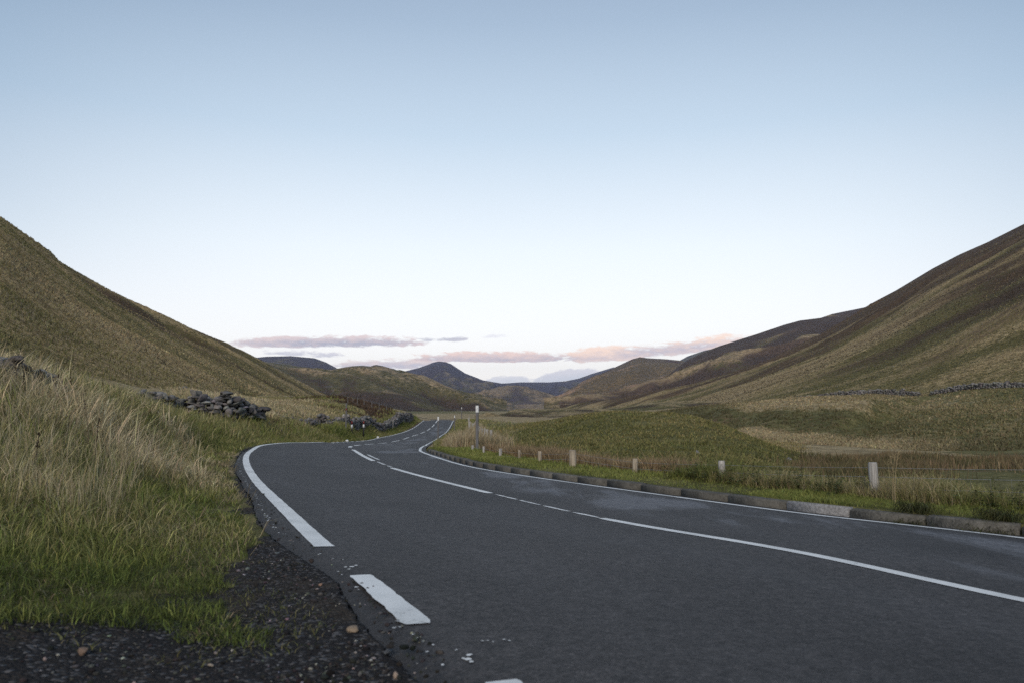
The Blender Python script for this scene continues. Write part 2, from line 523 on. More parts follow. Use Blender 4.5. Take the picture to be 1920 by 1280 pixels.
def plain_mat(name, col, rough=0.6, spec=0.3, metal=0.0):
    m, n, b = new_mat(name, rough, spec)
    pos = n.new('ShaderNodeNewGeometry').outputs['Position']
    k = n.noise(pos, 14, 5, 0.65)
    c = n.mix(n.step(k, 0.3, 0.75), tuple(x * 0.75 for x in col), tuple(min(1, x * 1.1) for x in col))
    n.l.new(c, b.inputs['Base Color'])
    b.inputs['Metallic'].default_value = metal
    return m


M_ASPH, M_LINE, M_WORN = asphalt_mat(), paint_mat('white road paint', 0.05), paint_mat('worn road paint', 0.13)
M_GROUND, M_BLADE = ground_mat(), blade_mat()
M_WALL = stone_mat('dark lichened wall stone', (0.055, 0.053, 0.055), (0.20, 0.193, 0.19), 0.4, 5.0)
M_WALLF = stone_mat('grey hillside wall stone', (0.07, 0.068, 0.07), (0.20, 0.195, 0.19), 0.3, 2.5)
M_KERB = stone_mat('weathered kerb concrete', (0.055, 0.053, 0.048), (0.125, 0.120, 0.108), 0.10, 7.0)
M_KERBP = stone_mat('pale pitted granite', (0.13, 0.13, 0.135), (0.36, 0.36, 0.37), 0.1, 30.0)
M_GRAV = stone_mat('loose dark chippings', (0.6, 0.6, 0.6), (1.0, 1.0, 1.0), 0.0, 30.0)
M_PEB = stone_mat('pebble', (0.75, 0.75, 0.75), (1.0, 1.0, 1.0), 0.0, 25.0)
M_BOULD = stone_mat('pale boulder', (0.13, 0.13, 0.135), (0.34, 0.34, 0.35), 0.3, 6.0)
M_POST = wood_mat('weathered grey timber', (0.21, 0.20, 0.19), (0.44, 0.43, 0.42))
M_POSTT = wood_mat('buff timber', (0.20, 0.165, 0.125), (0.42, 0.37, 0.30))
M_DARKW = wood_mat('dark stained timber', (0.085, 0.085, 0.09), (0.17, 0.17, 0.18))
M_WHITE = plain_mat('white reflector', (0.66, 0.68, 0.70), 0.4, 0.4)
M_BLACK = plain_mat('black paint', (0.012, 0.012, 0.013), 0.6)
M_RED = plain_mat('red reflector', (0.16, 0.018, 0.016), 0.45, 0.5)
M_WIRE = plain_mat('galvanised wire', (0.30, 0.31, 0.32), 0.5, 0.5, 0.3)

# ------------------------------------------------------------------ the road: three lines in plan and height
Ls = [(6.5, -9, .1), (3.6, -4, .1), (2.0, -1.4, .1), (1.0, 0.7, .1)] + [tuple(Pz(*q)) for q in (
    (930, 1275, .1), (780, 1170, .1), (672, 1080, .095), (605, 1020, .08), (530, 950, .04), (480, 900, -.02), (462, 868, -.1),
    (463, 852, -.17), (473, 843, -.22), (490, 834.5, -.27))] + [tuple(P(*q)) for q in (
        (520, 830, 30), (568, 828.7, 36), (625, 828, 47), (671, 827.2, 61), (689, 825.5, 66), (712, 820.3, 77), (738, 815, 87), (764.6, 807, 100),
        (783, 797, 115), (794.5, 787, 128))] + [(-16.3, 140, -1.1), (-18, 165, -2.0), (-21, 200, -2.2), (-27, 250, -2.2)]
Cs = [(13, -9, -.1), (8.6, -4, -.1), (6.3, -1.0, -.1), (4.6, 1.6, -.09)] + [tuple(Pz(*q)) for q in (
    (1920, 1125, -.09), (1500, 1035, -.09), (1150, 975, -.11), (920, 924, -.15), (740, 878, -.22), (690, 858.5, -.32), (668, 846, -.42))] + [
    tuple(P(*q)) for q in ((657, 838.5, 30), (660, 835.6, 37), (680, 833, 47), (710, 831, 58), (729, 828.7, 65), (754, 823.4, 75), (771, 817.5, 84),
                           (783, 814, 90), (794.5, 809.5, 98), (803, 805, 105), (811, 799, 113), (817.5, 791, 122), (821, 787, 127))] + [
    (-13.4, 140, -1.1), (-15, 165, -2.0), (-18, 200, -2.2), (-24, 250, -2.2)]
Rs = [(20, -9, -.3), (13.5, -3, -.27), (9.2, 2.0, -.25), (6.8, 5.0, -.25)] + [tuple(Pz(*q)) for q in (
    (1920, 1010, -.25), (1500, 960, -.25), (1150, 915, -.28), (890, 876, -.34), (820, 857, -.47))] + [
    tuple(P(*q)) for q in ((795, 848.5, 26), (788, 843.5, 30.5), (790.6, 838, 37), (798, 834, 46), (806, 830, 58), (819, 822, 74), (833.6, 812, 89),
                           (842.7, 802, 106), (850.5, 787, 128))] + [(-10.6, 140, -1.1), (-12, 165, -2.0), (-15, 200, -2.2), (-21, 250, -2.2)]


def dense(pts, n=900):
    """smooth curve through pts (Catmull-Rom), resampled: fine near, coarse far"""
    p = np.array(pts, float)
    q = np.vstack([2 * p[0] - p[1], p, 2 * p[-1] - p[-2]])
    out = []
    for i in range(1, len(q) - 2):
        p0, p1, p2, p3 = q[i - 1:i + 3]
        d = [max(np.linalg.norm(b_ - a_), 1e-6) ** 0.5 for a_, b_ in ((p0, p1), (p1, p2), (p2, p3))]
        t1, t2 = d[0], d[0] + d[1]
        t3 = t2 + d[2]
        t = np.linspace(t1, t2, 60, endpoint=False)[:, None]
        A1, A2, A3 = (t1 - t) / t1 * p0 + t / t1 * p1, (t2 - t) / (t2 - t1) * p1 + (t - t1) / (t2 - t1) * p2, (t3 - t) / (t3 - t2) * p2 + (t - t2) / (t3 - t2) * p3
        B1, B2 = (t2 - t) / t2 * A1 + t / t2 * A2, (t3 - t) / (t3 - t1) * A2 + (t - t1) / (t3 - t1) * A3
        out.append((t2 - t) / (t2 - t1) * B1 + (t - t1) / (t2 - t1) * B2)
    out = np.vstack(out + [p[-1:]])
    return out


def arclen(c):
    return np.concatenate(([0], np.cumsum(np.linalg.norm(np.diff(c[:, :2], axis=0), axis=1))))


LD, CD, RD = dense(Ls), dense(Cs), dense(Rs)
for c_ in (LD, CD, RD):                              # settle the surveyed heights
    k_ = np.ones(41) / 41
    zz = np.concatenate((np.full(20, c_[0, 2]), c_[:, 2], np.full(20, c_[-1, 2])))
    c_[:, 2] = np.convolve(zz, k_, 'valid')
sC = arclen(CD)
s_st = np.concatenate((np.arange(0, 60, 0.2), np.arange(60, sC[-1], 0.6)))
CS = np.stack([np.interp(s_st, sC, CD[:, k]) for k in range(3)], 1)
T = np.gradient(CS[:, :2], axis=0)
T /= np.linalg.norm(T, axis=1)[:, None]
kk = np.ones(15) / 15
T = np.stack([np.convolve(np.pad(T[:, i], 7, 'edge'), kk, 'valid') for i in range(2)], 1)
T /= np.linalg.norm(T, axis=1)[:, None]
NR = np.stack([T[:, 1], -T[:, 0]], 1)                # to the right of travel


def cross(D, side):
    out = np.zeros((len(CS), 2))
    for i in range(len(CS)):
        d = D[:, :2] - CS[i, :2]
        along, lat = d @ T[i], d @ NR[i]
        ok = (lat * side > 0.5) & (lat * side < 8)
        a = np.where(ok, np.abs(along), 1e9)
        j = a.argmin()
        out[i] = lat[j], D[j, 2]
    return out


CL, CR = cross(LD, -1), cross(RD, 1)
kk = np.ones(9) / 9
kk = np.ones(25) / 25
for A in (CL, CR):
    for i in range(2):
        A[:, i] = np.convolve(np.pad(A[:, i], 12, 'edge'), kk, 'valid')
HALF_L, HALF_R = CL[:, 0], CR[:, 0]
LEFT_M, RIGHT_M = 0.21, 0.24                         # asphalt outside the edge lines


def lat_z(i, l):
    """height of the road surface at station index i (array), lateral l (array)"""
    zl, zr, zc = CL[i, 1], CR[i, 1], CS[i, 2]
    return np.where(l < 0, zc + (zl - zc) * l / HALF_L[i], zc + (zr - zc) * l / HALF_R[i])


def road_pt(s, l, lift=0.0):
    """point on the road at arc length s and lateral offset l"""
    f = np.interp(s, s_st, np.arange(len(s_st)))
    i = np.minimum(f.astype(int), len(s_st) - 2)
    t = (f - i)[:, None]
    c = CS[i] * (1 - t) + CS[i + 1] * t
    nn = NR[i] * (1 - t) + NR[i + 1] * t
    z = lat_z(i, l) * (1 - t[:, 0]) + lat_z(i + 1, l) * t[:, 0]
    return np.column_stack((c[:, :2] + nn * np.asarray(l)[:, None], z + lift))


def half(s, side):
    return np.interp(s, s_st, HALF_L if side < 0 else HALF_R)


def nearest(x, y):
    """station index and lateral offset of plan points (chunked)"""
    idx = np.zeros(len(x), int)
    for a in range(0, len(x), 20000):
        b_ = slice(a, a + 20000)
        d = (x[b_, None] - CS[None, :, 0]) ** 2 + (y[b_, None] - CS[None, :, 1]) ** 2
        idx[b_] = d.argmin(1)
    dx, dy = x - CS[idx, 0], y - CS[idx, 1]
    return idx, dx * NR[idx, 0] + dy * NR[idx, 1], dx * T[idx, 0] + dy * T[idx, 1]


# ------------------------------------------------------------------ terrain surface
ctrl = [P(*q) for q in (
    # left bank, rising from the gravel to the first wall
    (0, 1110, 3.5), (0, 1000, 4.7), (0, 910, 6), (0, 815, 8.5), (0, 735, 11), (0, 712, 12.5), (-300, 1100, 3.3), (-300, 900, 5.5), (-300, 760, 8.5), (-300, 700, 11),
    (150, 1000, 5), (150, 910, 6.8), (150, 830, 9.5), (150, 765, 13.5), (120, 745, 14), (250, 960, 6), (250, 880, 8.5), (250, 812, 12), (250, 772, 17.5), (230, 758, 22),
    (350, 940, 7), (350, 872, 11), (350, 836, 15), (350, 808, 21), (350, 790, 29), (430, 836, 25), (430, 816, 30), (430, 800, 36), (400, 782, 38), (490, 784, 42), (330, 776, 36), (250, 750, 35),
    (520, 806, 42), (520, 794, 50), (480, 771, 60), (560, 796, 54), (560, 814, 45), (620, 805, 60), (610, 800, 68), (650, 803, 68), (650, 797, 73), (690, 797, 84), (700, 803, 86), (740, 798, 100), (738, 793, 102), (752, 788, 111), (770, 783, 122),
    (560, 774, 68), (600, 776, 82), (650, 773, 96), (700, 778, 108), (480, 752, 110), (560, 749, 130), (650, 748, 125), (620, 744, 145), (700, 759, 130), (740, 770, 132), (790, 781, 138),
    (770, 774, 190), (650, 752, 190), (830, 779, 210), (0, 674, 42), (-300, 680, 36), (-1000, 690, 28), (250, 724, 58), (400, 740, 90),
    # right field, rushes, dry flats
    (1700, 925, 11), (1700, 895, 17), (1700, 868, 28), (1700, 852, 45), (1700, 842, 60), (1900, 930, 11), (1900, 870, 28), (1900, 850, 55), (2300, 850, 50), (2300, 900, 20), (2300, 960, 10),
    (1550, 905, 15), (1550, 870, 28), (1550, 845, 48), (1550, 826, 75), (1500, 816, 86), (1450, 809, 104), (1620, 832, 76),
    # the green mound
    (1150, 775, 42), (1220, 775, 42), (1270, 779, 41), (1310, 786, 39), (1350, 798, 37), (1390, 815, 35), (1430, 834, 32.5), (1465, 852, 30), (1500, 868, 28), (1100, 778, 45), (1050, 785, 49), (1000, 794, 54), (950, 800, 60), (905, 806, 66),
    (1300, 850, 25), (1300, 820, 31), (1150, 830, 28), (1150, 805, 34), (1050, 830, 30), (1050, 808, 38), (950, 842, 31), (950, 820, 42), (1000, 870, 24), (1100, 880, 19.5), (1200, 888, 17), (1300, 889, 17), (1400, 888, 18.5), (1400, 858, 25),
    (1150, 806, 75), (1300, 812, 75), (1400, 818, 72), (1050, 800, 85), (1500, 850, 45),
    # far flats
    (900, 793, 110), (950, 790, 125), (1000, 788, 140), (900, 782, 200), (1000, 783, 220), (1100, 786, 190), (1250, 790, 150), (1350, 800, 125), (950, 775, 400), (870, 787, 128), (880, 800, 80), (870, 815, 55),
    # terraces below the right-hand hill
    (1300, 806, 112), (1400, 806, 106), (1500, 808, 100), (1600, 812, 92), (1280, 770, 165), (1350, 764, 150), (1420, 761, 135), (1500, 761, 122), (1580, 760, 116), (1650, 757, 118), (1700, 748, 150),
    (1350, 785, 128), (1450, 784, 113), (1550, 786, 104), (1640, 792, 100),
    (1680, 785, 112), (1720, 760, 135), (1735, 742, 165), (1700, 795, 92), (1780, 775, 100), (1850, 765, 105), (1920, 762, 98), (1750, 820, 76), (1850, 835, 66), (1920, 838, 62), (2300, 830, 55), (2300, 760, 75),
    (1450, 752, 205), (1550, 745, 190), (1650, 739, 178), (1820, 728, 158), (1920, 726, 145), (2300, 722, 110), (1300, 762, 300), (1200, 768, 380))]
ctrl += [np.array(q, float) for q in ((14, 4, -.35), (22, 8, -.9), (34, 20, -1.6), (60, 30, -1.4), (110, 40, 3.0), (-7, 1.5, .55), (-13, 4, 1.5), (-26, 6, 3.6), (-10, -5, .8), (0, -6, .1), (8, -12, -.2), (24, -10, -.6), (-22, -10, 2.4),
                                      (0, .8, .07), (-1.5, 1.2, .08), (-1.2, 2.4, .07), (-.4, 2.4, .07), (-2.6, 2.6, .1), (0.3, 0.2, .08), (-3, -1, .2), (60, -30, -1), (-60, -30, 5))]
for s_ in list(range(6, 60, 5)) + list(range(60, int(sC[-1]), 14)):
    for l_, dz in ((-4.3, .02), (0, 0), (4.6, .05)):
        ctrl.append(road_pt(np.array([float(s_)]), np.array([l_ if l_ == 0 else l_]), dz)[0])
ctrl = np.array(ctrl)


def lp(x, y):
    r = np.sqrt(x * x + y * y) + 0.35
    return np.stack([np.arctan2(x, y) * 2.6, np.log(r)], -1)


def tps(d2):
    return 0.5 * d2 * np.log(d2 + 1e-9)


_c = lp(ctrl[:, 0], ctrl[:, 1])
_d2 = ((_c[:, None] - _c[None]) ** 2).sum(-1)
_n = len(ctrl)
_A = np.zeros((_n + 3, _n + 3))
_A[:_n, :_n] = tps(_d2) + np.eye(_n) * 2e-4
_A[:_n, _n] = 1
_A[:_n, _n + 1:] = _c
_A[_n:, :_n] = _A[:_n, _n:].T
_w = np.linalg.solve(_A, np.concatenate((ctrl[:, 2], np.zeros(3))))


def base_z(x, y):
    q = lp(x, y)
    out = np.zeros(len(x))
    for a in range(0, len(x), 40000):
        b_ = slice(a, a + 40000)
        d2 = ((q[b_, None, 0] - _c[None, :, 0]) ** 2 + (q[b_, None, 1] - _c[None, :, 1]) ** 2)
        out[b_] = tps(d2) @ _w[:_n] + _w[_n] + q[b_] @ _w[_n + 1:]
    r = np.sqrt(x * x + y * y)
    far = sstep(r, 260, 480)
    out = np.clip(out, -4, 12)
    return out * (1 - far) - 1.0 * far


def pip(x, y, poly):
    if len(poly) > 40:
        x, y = x + 0.22 * fbm(x * 1.7, y * 1.7, 4, 61), y + 0.22 * fbm(x * 1.7 + 40, y * 1.7, 4, 62)
    ins = np.zeros(len(x), bool)
    j = len(poly) - 1
    for i in range(len(poly)):
        xi, yi = poly[i][:2]
        xj, yj = poly[j][:2]
        k = ((yi > y) != (yj > y)) & (x < (xj - xi) * (y - yi) / (yj - yi + 1e-12) + xi)
        ins ^= k
        j = i
    return ins


# edge of the grass on the left bank (the gravel lies between it and the asphalt)
GB = [Pz(px, py, .08) for px, py in ((-900, 1230), (-300, 1205), (0, 1192), (150, 1176), (300, 1182), (420, 1212), (505, 1222), (515, 1188), (462, 1150), (392, 1112), (436, 1050), (508, 1000), (486, 945), (446, 893))]
GB += [Pz(436, 868, -.05), Pz(446, 848, -.13)]
LV = road_pt(np.arange(33.0, sC[-1], 3.0), half(np.arange(33.0, sC[-1], 3.0), -1) - LEFT_M - 0.12)
LV = LV[LV[:, 1] > 24]
GRASS_L = [g[:2] for g in GB] + [g[:2] for g in LV] + [(-30, 300), (-300, 300), (-300, -3), (-8, 1.6)]


GULLY = [(P(1738, 744, 158)[:2], P(1622, 806, 95)[:2], 1.5, 1.2), (P(1712, 748, 152)[:2], P(1585, 803, 98)[:2], 1.2, 0.8), (P(1330, 765, 155)[:2], P(1290, 800, 114)[:2], 2.0, 0.6)]


def ground(x, y, detail=True):
    """height of the finished ground, with the road bench cut in, and road-side information"""
    z = base_z(x, y)
    i, l, al = nearest(x, y)
    on = np.abs(al) < 3
    zr = lat_z(i, np.clip(l, HALF_L[i] - LEFT_M, HALF_R[i] + RIGHT_M))
    dL = (HALF_L[i] - LEFT_M) - l
    dR = l - (HALF_R[i] + RIGHT_M)
    s = s_st[i]
    kerb = sstep(-CS[i, 1], -33, -29)
    nz = fbm(x * 0.9, y * 0.9, 4, 3) * 0.06 + fbm(x * 0.22, y * 0.22, 3, 9) * 0.10 * sstep(np.hypot(x, y), 8, 30)
    for a_, b_, wd, dp in GULLY:
        ab = b_ - a_
        t_ = np.clip(((x - a_[0]) * ab[0] + (y - a_[1]) * ab[1]) / (ab @ ab), 0, 1)
        wob = 1.5 * fbm(t_ * 5, 0 * t_ + wd, 3, 5)
        d_ = np.hypot(x - a_[0] - ab[0] * t_ - wob, y - a_[1] - ab[1] * t_)
        z = z - dp * np.exp(-(d_ / wd) ** 2)
    ingrass = np.ones(len(x), bool) if not detail else pip(x, y, GRASS_L)
    zz = z + np.where((dL > 0) & ~ingrass, nz * 0.25, nz)
    zz = zz + sstep(np.hypot(x, y), 18, 28) * (1 - sstep(np.hypot(x, y), 60, 90)) * fbm(x * .55, y * .55, 4, 27) * 0.09
    zz = zz + sstep(np.hypot(x, y), 30, 90) * fbm(x * 0.05, y * 0.05, 4, 21) * 0.3
    wl = sstep(dL, 0.0, 2.4)
    wr = sstep(dR, 1.45, 2.9)
    verge = zr + 0.10 * kerb + 0.02 * (1 - kerb) + nz * 0.35 * sstep(dR, 0.15, 0.8)
    verge = np.where(dR < 0.075, zr - 0.06, verge)
    out = np.where(dL > 0, (zr - 0.03) * (1 - wl) + zz * wl, np.where(dR > 0, verge * (1 - wr) + zz * wr, zr - 0.10))
    out = np.where(on, out, zz)
    return out, i, l, dL, dR


def gz(x, y):
    x, y = np.atleast_1d(np.asarray(x, float)), np.atleast_1d(np.asarray(y, float))
    return ground(x, y)[0]


# zones: mostly what grows where (dry grass, rush), plus the mound's painted lit rim; green elsewhere
zone = [(P(px, py, Y), t_, r_) for px, py, Y, t_, r_ in (
    (0, 1000, 4.7, .0, 0), (150, 900, 7, .1, 0), (350, 900, 8.5, .15, 0), (100, 780, 11, .6, 0), (250, 800, 12.5, .7, 0), (400, 800, 18, .6, 0), (300, 760, 22, .7, 0), (470, 790, 27, .2, 0),
    (480, 760, 60, .95, 0), (560, 755, 100, 1, 0), (600, 775, 70, .8, .2), (520, 785, 45, .6, .45), (590, 785, 58, .5, .3), (650, 800, 60, .3, .1), (560, 812, 39, .1, 0), (700, 808, 70, .35, 0), (740, 800, 86, .3, .0),
    (650, 750, 110, .5, .3), (700, 758, 118, .4, .9), (740, 768, 122, .5, .9), (670, 770, 90, .7, .1), (790, 781, 135, .6, 0), (400, 735, 90, 1, 0), (100, 690, 35, .8, 0), (250, 722, 58, .9, .0),
    (830, 779, 210, .9, 0), (870, 815, 55, .9, 0), (870, 790, 120, .4, 0), (900, 800, 75, .3, 0),
    (1000, 866, 24, .5, .6), (1100, 872, 19.5, .5, .6), (1200, 878, 17, .3, .5), (950, 842, 31, .4, .5), (1000, 840, 29, .1, .1), (1150, 820, 30, 0, .05), (1150, 785, 42, .3, .1), (1250, 778, 43, .5, .05), (1340, 800, 39, .5, .05), (1300, 830, 29, .05, .25), (1350, 803, 37, .1, .3), (1450, 850, 30, .0, .3), (1400, 875, 19, 0, .15), (1050, 800, 40, .2, 0), (950, 805, 55, .35, 0),  # dry weights on the mound crest also paint its lit upper edge
    (1700, 925, 11, .2, .2), (1700, 900, 17, .0, .3), (1700, 868, 28, .1, .6), (1700, 856, 40, .3, .8), (1700, 846, 52, .9, .25), (1550, 866, 29, .2, .6), (1550, 846, 46, .85, .3), (1900, 870, 28, .1, .6), (1900, 853, 46, .5, .5), (1500, 838, 58, 1, .1), (1480, 850, 46, .8, .2), (1550, 826, 75, 1, .15), (1500, 814, 88, 1, 0), (1420, 808, 104, 1, 0), (1620, 834, 72, 1, .1), (1750, 836, 66, .6, .2),
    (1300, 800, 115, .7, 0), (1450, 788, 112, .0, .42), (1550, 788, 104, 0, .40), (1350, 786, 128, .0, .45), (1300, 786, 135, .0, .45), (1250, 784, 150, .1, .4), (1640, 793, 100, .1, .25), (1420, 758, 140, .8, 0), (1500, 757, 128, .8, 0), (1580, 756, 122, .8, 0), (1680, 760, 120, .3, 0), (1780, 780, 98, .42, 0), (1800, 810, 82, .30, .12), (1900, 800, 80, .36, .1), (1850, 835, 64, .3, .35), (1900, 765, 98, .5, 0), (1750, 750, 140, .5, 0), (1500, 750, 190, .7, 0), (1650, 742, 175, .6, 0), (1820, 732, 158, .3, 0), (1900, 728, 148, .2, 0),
    (900, 788, 150, .9, 0), (1000, 786, 160, 1, 0), (950, 778, 300, .9, .1), (1100, 780, 250, .9, 0), (1000, 773, 700, .7, .1), (800, 774, 600, .3, 0), (800, 771, 1500, .1, .2), (1100, 771, 1500, .6, .2))]
zone += [(np.array((*road_pt(np.array([s_]), np.array([half(s_, 1) + 1.0]))[0][:2], 0)), .05, 0) for s_ in np.arange(6.0, 38, 3)]
zp = lp(np.array([q[0][0] for q in zone]), np.array([q[0][1] for q in zone]))
zv = np.array([q[1:] for q in zone])


def zones(x, y):
    q = lp(x, y)
    out = np.zeros((len(x), 2))
    for a in range(0, len(x), 40000):
        b_ = slice(a, a + 40000)
        d2 = ((q[b_, None] - zp[None]) ** 2).sum(-1) + 1e-4
        w_ = d2 ** -2.2
        out[b_] = (w_ @ zv) / w_.sum(1)[:, None]
    return out


# ground grid in bearing and distance, one sheet from the camera to beyond the last hill
rad_ = np.concatenate((np.geomspace(0.5, 420, 620), np.geomspace(440, 12000, 40)))
azs = np.concatenate((np.radians(np.linspace(-180, -62, 60)), np.radians(np.linspace(-61.5, -37, 60)), np.radians(np.linspace(-36.9, 36.9, 620)), np.radians(np.linspace(37, 61.5, 60)), np.radians(np.linspace(62, 180, 60))))
AZ, RR = np.meshgrid(azs, rad_, indexing='ij')
gx, gy = (np.sin(AZ) * RR).ravel(), (np.cos(AZ) * RR).ravel()
zg, gi, gl, gdL, gdR = ground(gx, gy)
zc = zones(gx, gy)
ing = pip(gx, gy, GRASS_L)
near_l = (gdL > -0.4) & (np.hypot(gx, gy) < 34) & (gx < 4) & ~ing & (gdL < 9)
gq = np.array([g[:2] for g in GB])
nl = np.hypot(gx, gy) < 16
de_ = np.full(len(gx), 9.0)
de_[nl] = np.min(np.hypot(gx[nl][:, None] - gq[None, :, 0], gy[nl][:, None] - gq[None, :, 1]), 1)
near_l = near_l | (ing & (de_ + 0.25 * fbm(gx * 1.5, gy * 1.5, 3, 66) < 0.22) & (gdL < 12))
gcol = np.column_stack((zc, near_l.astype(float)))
verts = np.column_stack((gx, gy, zg))
verts = np.vstack([verts, [[0, 0, 0.07]]])
gcol = np.vstack([gcol, [[0, 0, 1]]])
na, nr = len(azs), len(rad_)
gf = grid_faces(na, nr)[:, ::-1]
ring = np.arange(na) * nr
hub = np.stack([ring[:-1], ring[1:], np.full(na - 1, len(verts) - 1)], -1)[:, ::-1]
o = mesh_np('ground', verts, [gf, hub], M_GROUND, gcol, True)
tag(o, 'valley floor of rough green and straw coloured moor grass beside the road', 'ground', kind='structure')


# ------------------------------------------------------------------ hills: each a surface from its foot up to its skyline and down behind
HILLG = []


def hill(name, label, crest, foot, mat, rot=0.0, prof=1.1, amp=2.0, wl=60, spur=0.0, spur_wl=120, nx=420, nv=110, seed=1, crag=None, back=0.35, rows=None, edge_amp=0.0, mid=None):
    c_, f_ = np.array(crest, float), np.array(foot, float)
    px = np.linspace(c_[0, 0], c_[-1, 0], nx)

    def row(a):
        y = np.interp(px, a[:, 0], a[:, 1])
        d = np.interp(px, a[:, 0], np.log(a[:, 2]))
        k = np.ones(9) / 9
        d = np.convolve(np.pad(d, 4, 'edge'), k, 'valid')
        return np.array([P(u_, v_, math.exp(w_)) for u_, v_, w_ in zip(px, y, d)])
    C_, F_ = row(c_), row(f_)
    t = np.linspace(0, 1, nv)
    P_ = F_[:, None] * (1 - t[None, :, None]) + C_[:, None] * t[None, :, None]
    tz = t ** prof
    tz = tz + 0.035 * np.sin(t * math.pi)            # shoulders just under the skyline
    P_[:, :, 2] = F_[:, None, 2] * (1 - tz) + C_[:, None, 2] * tz
    # behind the skyline, and a skirt below the foot
    nb = 14
    tb = np.linspace(0.07, 1, nb)
    B = C_[:, None] * (1 + back * tb[None, :, None])
    B[:, :, 2] = C_[:, None, 2] - (C_[:, None, 2] + 5) * (tb[None, :] ** 1.5)
    S = F_.copy()
    S[:, :2] *= 0.97
    S[:, 2] -= 0.03 * np.hypot(F_[:, 0], F_[:, 1]) + 1.0
    G = np.concatenate((S[:, None], P_, B), 1)
    vv = np.concatenate(([0], t, np.ones(nb)))
    x, y = G[..., 0], G[..., 1]
    env = np.sin(np.clip(vv, 0, 1) * math.pi)[None, :] ** np.where(vv > .5, 1.15, 0.6)[None, :]
    n_ = fbm(x / wl, y / wl, 6, seed, 0.55) * amp
    n_ += edge_amp * fbm(x / wl * 2.2, y / wl * 2.2, 4, seed + 5)[:, :] * vv[None, :]
    rid = np.zeros_like(x)
    if spur:
        ca_, sa_ = math.cos(rot), math.sin(rot)
        yy_ = (x * sa_ + y * ca_) / spur_wl
        xx_ = (x * ca_ - y * sa_) / (spur_wl * 5)
        rid = 1 - np.abs(fbm(yy_ + 0.35 * fbm(x / wl, y / wl, 3, seed + 2), xx_, 4, seed + 3)) * 2.6
        n_ += spur * rid * env
    G[..., 2] += n_ * np.where(vv[None, :] < 1, np.maximum(env, 0.05), 0.05)
    hv = np.broadcast_to(np.sqrt(np.clip(vv, 0, 1))[None, :], x.shape)
    hc = np.zeros_like(x)
    if crag is not None:
        hvl = np.broadcast_to(vv[None, :], x.shape)
        pxs = np.broadcast_to(px[:, None], x.shape)
        for (p0, p1, v0, v1) in crag:
            hc = np.maximum(hc, sstep(pxs, p0 - 25, p0 + 15) * (1 - sstep(pxs, p1 - 15, p1 + 25)) * sstep(hvl, v0 - .12, v0 + .05) * (1 - sstep(hvl, v1 - .05, v1 + .12)))
    col = np.column_stack((hv.ravel(), np.clip(rid.ravel(), 0, 1) if spur else np.full(x.size, 0.5), hc.ravel()))
    HILLG.append(G)
    o = mesh_np(name, G.reshape(-1, 3), grid_faces(*x.shape), mat, col, True)
    tag(o, label, 'hill', kind='structure')
    return o


PI = math.pi
hill('hill', 'steep grassy hillside on the left with straw coloured spurs and dark heather along its skyline',
     [(-1000, 122, 195), (-500, 260, 260), (0, 415, 350), (50, 450, 385), (100, 483, 430), (150, 514, 470), (210, 552, 520), (250, 572, 560), (300, 596, 610), (360, 622, 680), (435, 655, 760), (480, 677, 820), (520, 697, 870), (560, 719, 910), (600, 741, 950), (640, 756, 1000)],
     [(-1000, 694, 28), (-300, 684, 36), (0, 678, 43), (250, 728, 60), (400, 744, 95), (480, 750, 140), (560, 752, 230), (600, 754, 330), (640, 762, 700)],
     hill_mat('left hill moor', 0.10, 75, 420, 0.6, 0.40, 0.78, 0, (1.30, 1.22, 1.12), 1.3, 0.42, 0.9), rot=0.10, prof=1.12, amp=1.8, wl=45, spur=6.0, spur_wl=80, nx=560, nv=220, seed=11, edge_amp=0.3)
hill('hill', 'large dark hillside on the right streaked with brown heather bands and green grass',
     [(3000, 34, 343), (2400, 235, 490), (1920, 420, 730), (1850, 455, 790), (1800, 477, 830), (1750, 503, 880), (1680, 545, 980), (1640, 566, 1040), (1605, 586, 1100), (1570, 608, 1150), (1530, 634, 1180), (1480, 660, 1210), (1440, 681, 1230), (1370, 705, 1250), (1300, 727, 1270), (1200, 750, 1290), (1120, 762, 1300), (1050, 768, 1320)][::-1],
     [(3000, 720, 80), (2300, 724, 112), (1920, 730, 148), (1820, 733, 160), (1700, 740, 178), (1550, 750, 196), (1450, 757, 214), (1300, 766, 310), (1200, 770, 420), (1120, 771, 700), (1050, 772, 1000)][::-1],
     hill_mat('right hill moor', -0.12, 95, 620, 0.6, 1.02, 0.54, 0.15, (1.22, 1.17, 1.10), 4.2, 0.85, 1.2), rot=-0.12, prof=1.14, amp=3.0, wl=60, spur=11.0, spur_wl=110, nx=640, nv=240, seed=23, edge_amp=0.6)
hill('hill', 'distant rounded shoulder beyond the right-hand slope with dark heather patches',
     [(1020, 770, 2000), (1130, 757, 2050), (1190, 742, 2100), (1240, 715, 2180), (1265, 692, 2250), (1290, 674, 2300), (1320, 659, 2300), (1350, 648, 2300), (1420, 626, 2300), (1470, 609, 2280), (1500, 601, 2250), (1540, 596, 2350), (1560, 589, 2500), (1605, 580, 2600), (1700, 560, 2600), (2000, 520, 2500)],
     [(1020, 773, 1250), (1200, 771, 1200), (1500, 770, 1150), (2000, 765, 1100)],
     hill_mat('mid right moor', -0.4, 230, 900, 0.13, 0.70, 0.42, 0.25, (1.05, 1.0, 1.04), 7.7, 0.25, 4.0), rot=-0.4, prof=1.15, amp=11, wl=160, spur=34, spur_wl=260, nx=420, nv=160, seed=31, edge_amp=3)
